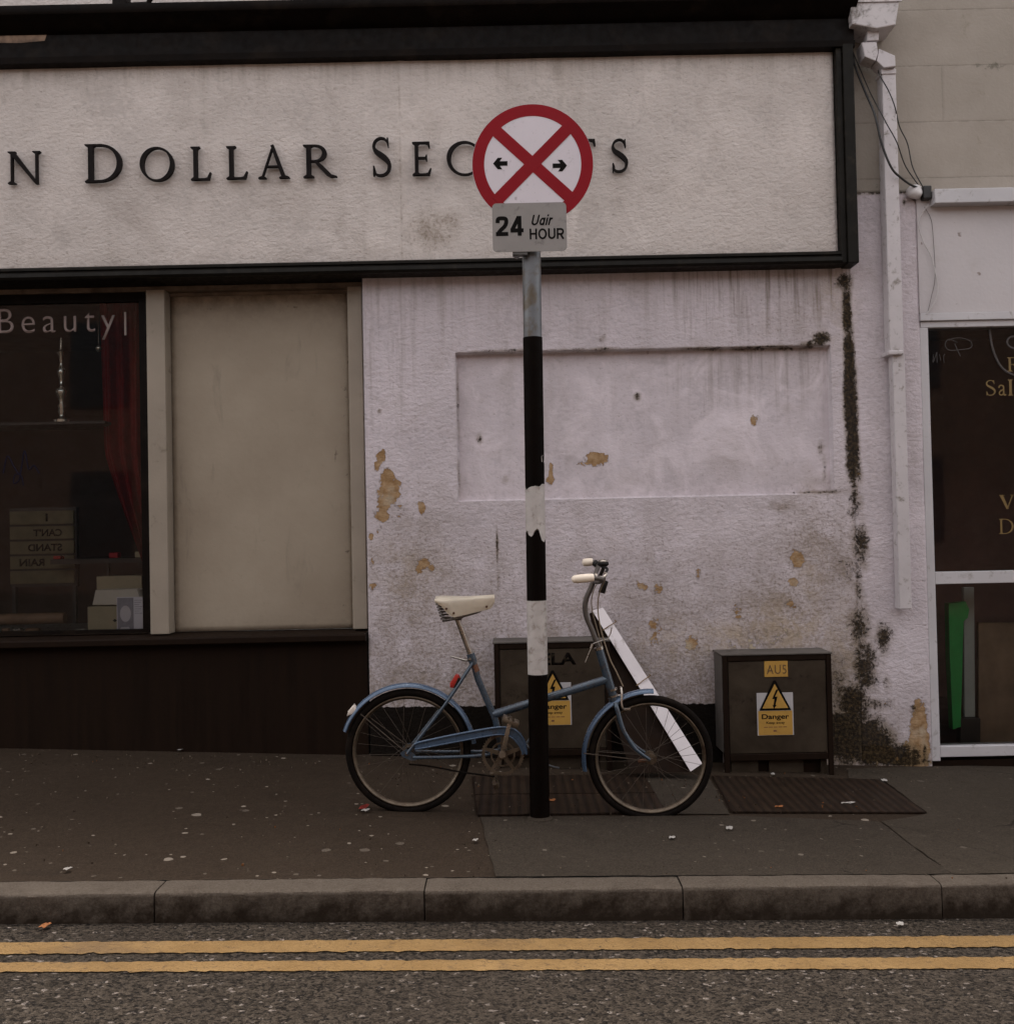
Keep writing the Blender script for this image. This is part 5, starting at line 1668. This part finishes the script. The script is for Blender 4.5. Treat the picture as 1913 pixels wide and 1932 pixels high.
# chain case, a hockey stick with raised rims
def ccband(off, grow, mat, name, parent, th):
    up = smooth_path([c8(x, y, off) for x, y in ((408, 984), (440, 972), (600, 938), (760, 909), (830, 905), (882, 922), (914, 962), (926, 1004), (928, 1030))], 5)
    lo = smooth_path([c8(x, y, off) for x, y in ((410, 1006), (450, 1000), (600, 972), (740, 946), (808, 938), (856, 950), (890, 984), (906, 1014), (909, 1030))], 5)
    bm = BM()
    n_ = len(up)
    U = [u.lerp(l, grow) for u, l in zip(up, lo)]; Lw = [u.lerp(l, 1 - grow) for u, l in zip(up, lo)]
    for i in range(n_ - 1):
        prism(bm, [(U[i].x, U[i].z), (U[i + 1].x, U[i + 1].z), (Lw[i + 1].x, Lw[i + 1].z), (Lw[i].x, Lw[i].z)], YB + off, YB + off + th)
    bmesh.ops.remove_doubles(bm, verts=bm.verts, dist=1e-5)
    ob = new_obj(name, bm, mat, parent)
    return ob, up, lo
cg, up, lo = ccband(-.060, .0, M['bike_blue'], "chain_guard", bk, .016)
bm = BM(); tube(bm, [p + Vector((0, -.004, 0)) for p in up], .0052, 8); tube(bm, [p + Vector((0, -.004, 0)) for p in lo], .0035, 8)
new_obj("guard_bead", bm, M['bike_blue'], cg, smooth=50)
# chain
bm = BM()
tube(bm, smooth_path([c8(380, 1082, -.044), c8(480, 1092, -.044), c8(620, 1118, -.044), c8(780, 1140, -.044)], 6), .004, 6)
tube(bm, smooth_path([c8(370, 1008, -.044), c8(600, 968, -.044), c8(800, 930, -.044)], 4), .004, 6)
new_obj("chain", bm, M['tyre'], bk)
# chainring and cranks
cc = c8(819, 1045, -.047)
cc = Vector((bb.x + .002, YB - .047, bb.z - .004))
bm = BM()
R0 = 38.5 * SB
ring(bm, cc, [(R0, -.0015), (R0, .0015), (R0 * .86, .0015), (R0 * .86, -.0015)], 60)
ring(bm, cc, [(R0 * .60, -.0014), (R0 * .60, .0014), (R0 * .52, .0014), (R0 * .52, -.0014)], 40)
for k in range(46):
    a = 2 * math.pi * k / 46
    p = cc + Vector((math.cos(a), 0, math.sin(a))) * (R0 + .002)
    box(bm, p.x - .002, p.x + .002, cc.y - .001, cc.y + .001, p.z - .002, p.z + .002)
for k in range(5):
    a = 2 * math.pi * k / 5 + .3
    dv, nv = Vector((math.cos(a), 0, math.sin(a))), Vector((-math.sin(a), 0, math.cos(a)))
    q = [cc + dv * .012 + nv * .011, cc + dv * R0 * .9 + nv * .006, cc + dv * R0 * .9 - nv * .006, cc + dv * .012 - nv * .011]
    prism(bm, [(p.x, p.z) for p in q], cc.y - .0026, cc.y + .0022)
prism(bm, disc_pts(cc.x, cc.z, .018, 20), cc.y - .003, cc.y + .0026)
new_obj("chainring", bm, M['rim'], bk)
pu = c8(853, 862, -.066); pl = Vector((2 * bb.x - pu.x, YB + .066, 2 * bb.z - pu.z))
def crank(p, y):
    bm = BM()
    d_ = (Vector((p.x, 0, p.z)) - Vector((bb.x, 0, bb.z))); n_ = Vector((-d_.z, 0, d_.x)).normalized()
    c0 = Vector((bb.x, 0, bb.z)); c1 = Vector((p.x, 0, p.z))
    prism(bm, [(v.x, v.z) for v in (c0 + n_ * .012 - d_ * .04, c0 - n_ * .012 - d_ * .04, c1 - n_ * .008 + d_ * .04, c1 + n_ * .008 + d_ * .04)], y - .007, y + .007, .003)
    tube(bm, [Vector((bb.x, y - .010, bb.z)), Vector((bb.x, y + .010, bb.z))], .016, 16)
    tube(bm, [Vector((p.x, y - .010, p.z)), Vector((p.x, y + .010, p.z))], .010, 12)
    return new_obj("crank", bm, M['chrome'], bk, smooth=35)
crank(pu, YB - .064); crank(pl, YB + .064)
def pedal(p, y0, y1, tilt):
    bm = BM()
    tube(bm, [Vector((p.x, y0, p.z)), Vector((p.x, y1, p.z))], .007, 10)
    m = (y0 + y1) / 2; h_ = abs(y1 - y0) * .36
    for dx in (-.026, .026):
        box(bm, p.x + dx - .011, p.x + dx + .011, m - h_, m + h_, p.z - .012, p.z + .012, .003)
    for yy in (m - h_ - .003, m + h_ + .003):
        box(bm, p.x - .036, p.x + .036, yy - .002, yy + .002, p.z - .008, p.z + .008, .001)
    bmesh.ops.rotate(bm, verts=bm.verts, cent=(p.x, m, p.z), matrix=Matrix.Rotation(tilt, 3, 'Y'))
    return new_obj("pedal", bm, M['rim'], bk, smooth=35)
pedal(pu, YB - .074, YB - .165, R(24)); pedal(pl, YB + .074, YB + .165, R(75))
# seat post + saddle
bm = BM(); tube(bm, [c8(668, 580), c8(602, 400), c8(598, 388)], .0122, 16)
new_obj("seat_post", bm, M['chrome'], bk, smooth=40)
bm = BM(); tube(bm, [c8(655, 600, -.01), c8(640, 598, -.02), c8(572, 578, -.028)], [.006, .005, .004], 8)
tube(bm, [c8(664, 592, -.026), c8(664, 592, .026)], .0055, 8)
new_obj("clamp_lever", bm, M['chrome'], bk, smooth=40)
def lerp1(pts, t):
    for (t0, v0), (t1, v1) in zip(pts, pts[1:]):
        if t <= t1:
            u = (t - t0) / (t1 - t0); u = u * u * (3 - 2 * u) if False else u
            return v0 + (v1 - v0) * u
    return pts[-1][1]
bm = BM()
rows = []
NS, NA = 28, 18
for i in range(NS + 1):
    t = i / NS
    cxp = 146 + (972 - 146) * t
    top = z3(cxp, lerp1([(0, 330), (.08, 322), (.5, 325), (.8, 312), (1, 300)], t))
    lowy = lerp1([(0, 385), (.12, 440), (.17, 500), (.24, 565), (.31, 598), (.5, 573), (.9, 505), (.96, 470), (1, 400)], t)
    low = z3(cxp, lowy)
    hw = lerp1([(0, .082), (.1, .098), (.25, .095), (.45, .058), (.65, .034), (.9, .026), (1, .019)], t)
    h_ = top.z - low.z
    row = []
    for k in range(NA + 1):
        u = -1 + 2 * k / NA
        a = abs(u)
        if a < .55:
            y = hw * math.sin(a / .55 * math.pi / 2) * (1 if u > 0 else -1)
            z = top.z - .014 * (1 - math.cos(a / .55 * math.pi / 2)) * min(1, h_ / .03)
        else:
            v = (a - .55) / .45
            y = (hw + .002 * math.sin(v * 3.14) - .006 * v) * (1 if u > 0 else -1)
            z = top.z - .014 * min(1, h_ / .03) - (h_ - .014 * min(1, h_ / .03)) * v
        row.append(bm.verts.new((top.x, YB + y, z)))
    rows.append(row)
for A, Bv in zip(rows, rows[1:]):
    for k in range(NA):
        bm.faces.new((A[k], A[k + 1], Bv[k + 1], Bv[k]))
bmesh.ops.solidify(bm, geom=bm.faces[:], thickness=.004)
saddle = new_obj("saddle", bm, M['saddle'], bk, smooth=60)
bm = BM()
for x, y, hw in ((312, 470, .099), (412, 535, .090), (860, 463, .030)):
    p = z3(x, y)
    tube(bm, [Vector((p.x, YB - hw - .004, p.z)), Vector((p.x, YB - hw + .006, p.z))], .0052, 10)
new_obj("rivets", bm, simple("rivet_rust", (.09, .04, .02), .6), saddle)
bm = BM()
for sgn in (-1, 1):
    path = []
    a_, b_ = z3(205, 400, .055 * sgn), z3(290, 640, .055 * sgn)
    for k in range(80):
        t = k / 79
        ang = t * 2 * math.pi * 6
        path.append(a_.lerp(b_, t) + Vector((.017 * math.cos(ang), .017 * math.sin(ang), 0)))
    tube(bm, path, .0028, 6)
    tube(bm, smooth_path([z3(255, 655, .055 * sgn), z3(400, 640, .04 * sgn), z3(560, 600, .02 * sgn), z3(740, 545, .014 * sgn), z3(860, 480, .01 * sgn)], 5), .004, 8)
tube(bm, [z3(190, 390, -.07), z3(180, 385, 0), z3(190, 390, .07)], .004, 8)
tube(bm, [z3(255, 655, -.055), z3(255, 655, .055)], .004, 8)
p = z3(450, 625)
box(bm, p.x - .02, p.x + .02, YB - .028, YB + .028, p.z - .010, p.z + .012, .004)
new_obj("saddle_springs", bm, M['bar'], bk, smooth=40)
# handlebar
STE = R(7)
bm = BM()
stem_top = z4(600, 1150)
path = [c8(1275, 560), stem_top, z4(545, 1010), z4(490, 880), z4(470, 750), z4(488, 640), z4(535, 530), z4(575, 430)]
tube(bm, smooth_path(path, 5), .0118, 14)
hb0 = z4(585, 385)
nearp, farp = z4(560, 345, -.20), z4(640, 235, .20)
near_in = z4(575, 415, -.05); far_in = z4(600, 380, .05)
tube(bm, smooth_path([hb0 + Vector((0, 0, -.004)), near_in, z4(620, 405, -.12), z4(640, 370, -.18), z4(590, 347, -.205), z4(530, 342, -.21)], 6), .0105, 12)
tube(bm, smooth_path([hb0 + Vector((0, .0, -.004)), far_in, z4(640, 330, .12), z4(680, 260, .18), z4(650, 220, .205), z4(612, 214, .21)], 6), .0105, 12)
bar = new_obj("handlebar", bm, M['bar'], bk, smooth=40)
def grip(a, b):
    bm = BM(); n_ = 12
    tube(bm, [a.lerp(b, k / n_) for k in range(n_ + 1)], [.0145] + [.0165 + .002 * math.sin(k / n_ * math.pi) for k in range(1, n_ - 1)] + [.0150, .007], 16)
    new_obj("grip", bm, M['grip'], bar, smooth=50)
grip(z4(532, 336, -.21), z4(262, 358, -.215)); grip(z4(618, 212, .21), z4(478, 222, .215))
# brake levers, clamps, bell, lamp
bm = BM()
tube(bm, smooth_path([z4(600, 330, -.20), z4(655, 335, -.19), z4(690, 300, -.18), z4(660, 285, -.18)], 5), .0055, 8)
tube(bm, [z4(560, 335, -.20), z4(578, 330, -.20)], .017, 12)
new_obj("brake_lever", bm, M['chrome'], bar, smooth=40)
bm = BM()
tube(bm, smooth_path([z4(690, 260, .19), z4(760, 275, .18), z4(795, 300, .16), z4(760, 350, .14)], 5), .0062, 8)
tube(bm, [z4(640, 225, .20), z4(672, 245, .19)], .016, 12)
new_obj("brake_lever", bm, M['black_plastic'], bar, smooth=40)
bm = BM()
c = z4(690, 195, -.03)
lathe(bm, c + Vector((0, 0, -.012)), [(.018, 0), (.025, .006), (.025, .014), (.022, .019), (.010, .024), (.003, .025)], 22)
bell = new_obj("bell", bm, M['black_plastic'], bar, smooth=50)
bm = BM(); lathe(bm, c + Vector((0, -.001, .004)), [(.0185, 0), (.0212, .004), (.019, .010), (.010, .0145), (.002, .0155)], 22)
new_obj("bell_dome", bm, M['chrome'], bell, smooth=60)
bm = BM()
tube(bm, [z4(645, 385, -.02), z4(600, 440, -.02)], .013, 10)
tube(bm, [z4(690, 245, -.03), z4(690, 270, -.03), z4(640, 380, -.02)], .008, 8)
new_obj("lamp_bracket", bm, M['black_plastic'], bar, smooth=40)
bm = BM()
pts = [z4(x, y) for x, y in ((712, 405), (758, 425), (712, 575), (640, 560), (672, 470))]
prism(bm, [(p.x, p.z) for p in pts], YB - .035, YB + .02, .004)
new_obj("front_lamp", bm, M['black_plastic'], bar, smooth=40)
# brake rod / cables
bm = BM()
tube(bm, smooth_path([z4(680, 330, -.15), z4(690, 400, -.10), z4(640, 560, -.05), z4(625, 720, -.03), z4(640, 900, -.03), z4(690, 1120, -.03), z4(780, 1400, -.035), z4(860, 1560, -.035), z4(945, 1745, -.03)], 6), .0030, 8)
tube(bm, smooth_path([z4(700, 290, .10), z4(660, 420, .06), z4(580, 560, .03), z4(560, 760, .02), z4(640, 1080, .02), z4(700, 1300, .0)], 6), .0028, 8)
new_obj("brake_cable", bm, simple("beige_cable", (.20, .15, .10), .5), bk, smooth=50)
bm = BM()
tube(bm, [z4(565, 1205, -.03), z4(690, 1160, -.03), z4(750, 1148, -.03), z4(785, 1075, -.03), z4(800, 1000, -.03)], .0026, 8)
tube(bm, [z4(560, 1208, -.03), z4(540, 1262, -.032)], .006, 8)
tube(bm, [z4(540, 1262, -.032), z4(520, 1310, -.032), z4(468, 1440, -.032)], .0022, 6)
new_obj("cable_hanger", bm, M['chrome'], bk, smooth=40)
bm = BM()
for sgn in (-1, 1):
    tube(bm, smooth_path([c8(1372, 728, .012 * sgn), c8(1374, 760, .022 * sgn), c8(1372, 800, .03 * sgn), c8(1378, 822, .03 * sgn), c8(1392, 832, .022 * sgn)], 5), .0052, 8)
    p = c8(1400, 828, .022 * sgn)
    box(bm, p.x - .016, p.x + .014, p.y - .005, p.y + .005, p.z - .006, p.z + .006, .002)
tube(bm, [c8(1352, 768), c8(1378, 766)], .005, 8)
new_obj("front_brake", bm, M['chrome'], bk, smooth=40)
bm = BM(); p = front + Vector((-.055, -.01, -.012))
tube(bm, [p, p + Vector((.04, 0, .002))], .008, 8)
new_obj("spoke_reflector", bm, M['rust'], bk)
# lock cable round post and frame
bm = BM()
tube(bm, smooth_path([B(988, 1408, -.03), B(1004, 1385, -.02), B(1018, 1366, .0)], 5), .005, 8)
tube(bm, smooth_path([B(984, 1394, -.02), B(1003, 1412, -.06), B(1020, 1428, -.10), B(1042, 1442, -.05), B(1055, 1452, .03)], 6), .0035, 8)
tag(new_obj("lock_cable", bm, simple("lock_sleeve", (.11, .12, .13), .4), smooth=50, origin=B(1003, 1412)), "grey lock cable between bicycle frame and banded post", "cable lock")
bk.rotation_euler = (R(1.6), 0, 0)

# =========================================================== LITTER
def scrap(x, y, wpx, hpx, mat, label, cat="litter", road=False):
    c = (RG if road else G)(x, y)
    base = road_z(c.x, c.y) if road else pav_z(c.x, c.y)
    sx = wpx * .5 * (c - CAMP).length / FPX
    sy = hpx * .5 * (c - CAMP).length / FPX / .30
    bm = BM()
    grid_ = []
    for j in range(4):
        for i in range(5):
            u, v = -1 + i / 2, -1 + j / 1.5
            grid_.append(bm.verts.new((c.x + sx * (u * (1 - .25 * abs(v)) + .25 * v + random.uniform(-.1, .1)), c.y + sy * (v + random.uniform(-.18, .18)),
                                       base + .011 + .003 * abs(math.sin(u * 1.7 + v)) + random.uniform(0, .0015))))
    for j in range(3):
        for i in range(4):
            k = j * 5 + i
            bm.faces.new((grid_[k], grid_[k + 1], grid_[k + 6], grid_[k + 5]))
    bmesh.ops.solidify(bm, geom=bm.faces[:], thickness=.0012)
    tag(new_obj("litter_scrap", bm, mat, origin=Vector((c.x, c.y, base))), label, cat, "litter on the ground")
random.seed(11)
scrap(128, 1646, 11, 4, M['litter_white'], "white paper scrap near the kerb at the far left of the pavement")
scrap(687, 1528, 15, 9, M['litter_red'], "red scrap on the pavement left of the rear wheel's foot")
scrap(690, 1534, 14, 4, M['litter_white'], "white scrap lying just below the red scrap by the rear wheel")
scrap(1268, 1586, 12, 4, M['litter_white'], "white scrap on the concrete below the front wheel")
scrap(1376, 1568, 13, 5, M['litter_white'], "white scrap on the concrete right of the front wheel")
scrap(897, 1591, 10, 4, M['litter_white'], "white scrap on dark asphalt just left of the concrete patch edge")
scrap(1668, 1477, 10, 5, M['litter_white'], "white scrap beside the far corner of the right cover plate")
scrap(1458, 1465, 7, 4, M['litter_white'], "white scrap at the foot of the yellow labelled cabinet")
scrap(85, 1754, 14, 6, M['litter_orange'], "orange and white wrapper scrap on the road between kerb and yellow line", road=True)
scrap(1698, 1750, 13, 4, M['litter_white'], "white scrap on the road beside the kerb at the right", road=True)
scrap(1042, 1515, 14, 4, M['litter_orange'], "orange scrap on the cover plate right of the post")
scrap(1018, 1521, 11, 3, M['litter_white'], "white scrap on the cover plate hidden beside the post foot")
scrap(1600, 1520, 26, 3, M['litter_white'], "long white straw on the right cover plate")
scrap(340, 1419, 9, 3, M['litter_white'], "white scrap against the dark stall riser")
scrap(1470, 1527, 16, 3, M['litter_orange'], "brown stick on the front half of the right cover plate")

random.seed(21)
bm = BM()
for i in range(420):
    if i < 220:
        x, y = random.uniform(30, 1900), random.gauss(1462, 14)
        if x < 700: y -= 30
    elif i < 330:
        x, y = random.uniform(890, 1740), random.uniform(1470, 1540)
    else:
        x, y = random.uniform(0, 1913), random.uniform(1430, 1660)
    c = G(x, y)
    if c.y > -.02: continue
    r = random.uniform(.0015, .0048)
    a0 = random.uniform(0, 6.28)
    pts = [(c.x + r * random.uniform(.6, 1.3) * math.cos(a0 + k * 1.257), c.y + r * random.uniform(.6, 1.5) * math.sin(a0 + k * 1.257)) for k in range(5)]
    zt = pav_z(c.x, c.y) + (.0135 if 220 <= i < 330 else .0072)
    top = [bm.verts.new((px_, py_, zt + random.uniform(-.003, 0))) for px_, py_ in pts]
    low = [bm.verts.new((px_, py_, zt - .010)) for px_, py_ in pts]
    bm.faces.new(top)
    for k in range(5):
        bm.faces.new((top[k], low[k], low[(k + 1) % 5], top[(k + 1) % 5]))
def grit_mat():
    k = NB("pavement_grit")
    c = k.n("TexVoronoi", 1, Vector=k.co, Scale=9.0)
    f = k.n("SeparateColor", 0, Color=c)
    cc = k.mix(k.step(f, .55, .6), (.045, .032, .022), (.12, .095, .07))
    cc = k.mix(k.step(f, .9, .93), cc, (.14, .06, .025))
    return k.out(cc, .9, spec=.1)
tag(new_obj("grit", bm, grit_mat()), "grit and crumbs of litter scattered over the pavement", "grit", kind="stuff")

# =========================================================== ACROSS THE STREET (seen only in the glass)
opp = thing("opposite_building", Vector((0, OPP_Y, road_z(0, 0))), "plain rendered terrace across the street, mirrored in the shop windows", "building")
bm = BM(); box(bm, -30, 30, OPP_Y - 6, OPP_Y, -2, 7.0)
new_obj("wall", bm, M['opp'], opp)
for x in range(-12, 13, 4):
    for z in (.9, 3.9):
        bm = BM(); box(bm, x - .6, x + .6, OPP_Y, OPP_Y + .02, z, z + 1.7)
        new_obj("window", bm, M['opp_dark'], opp)
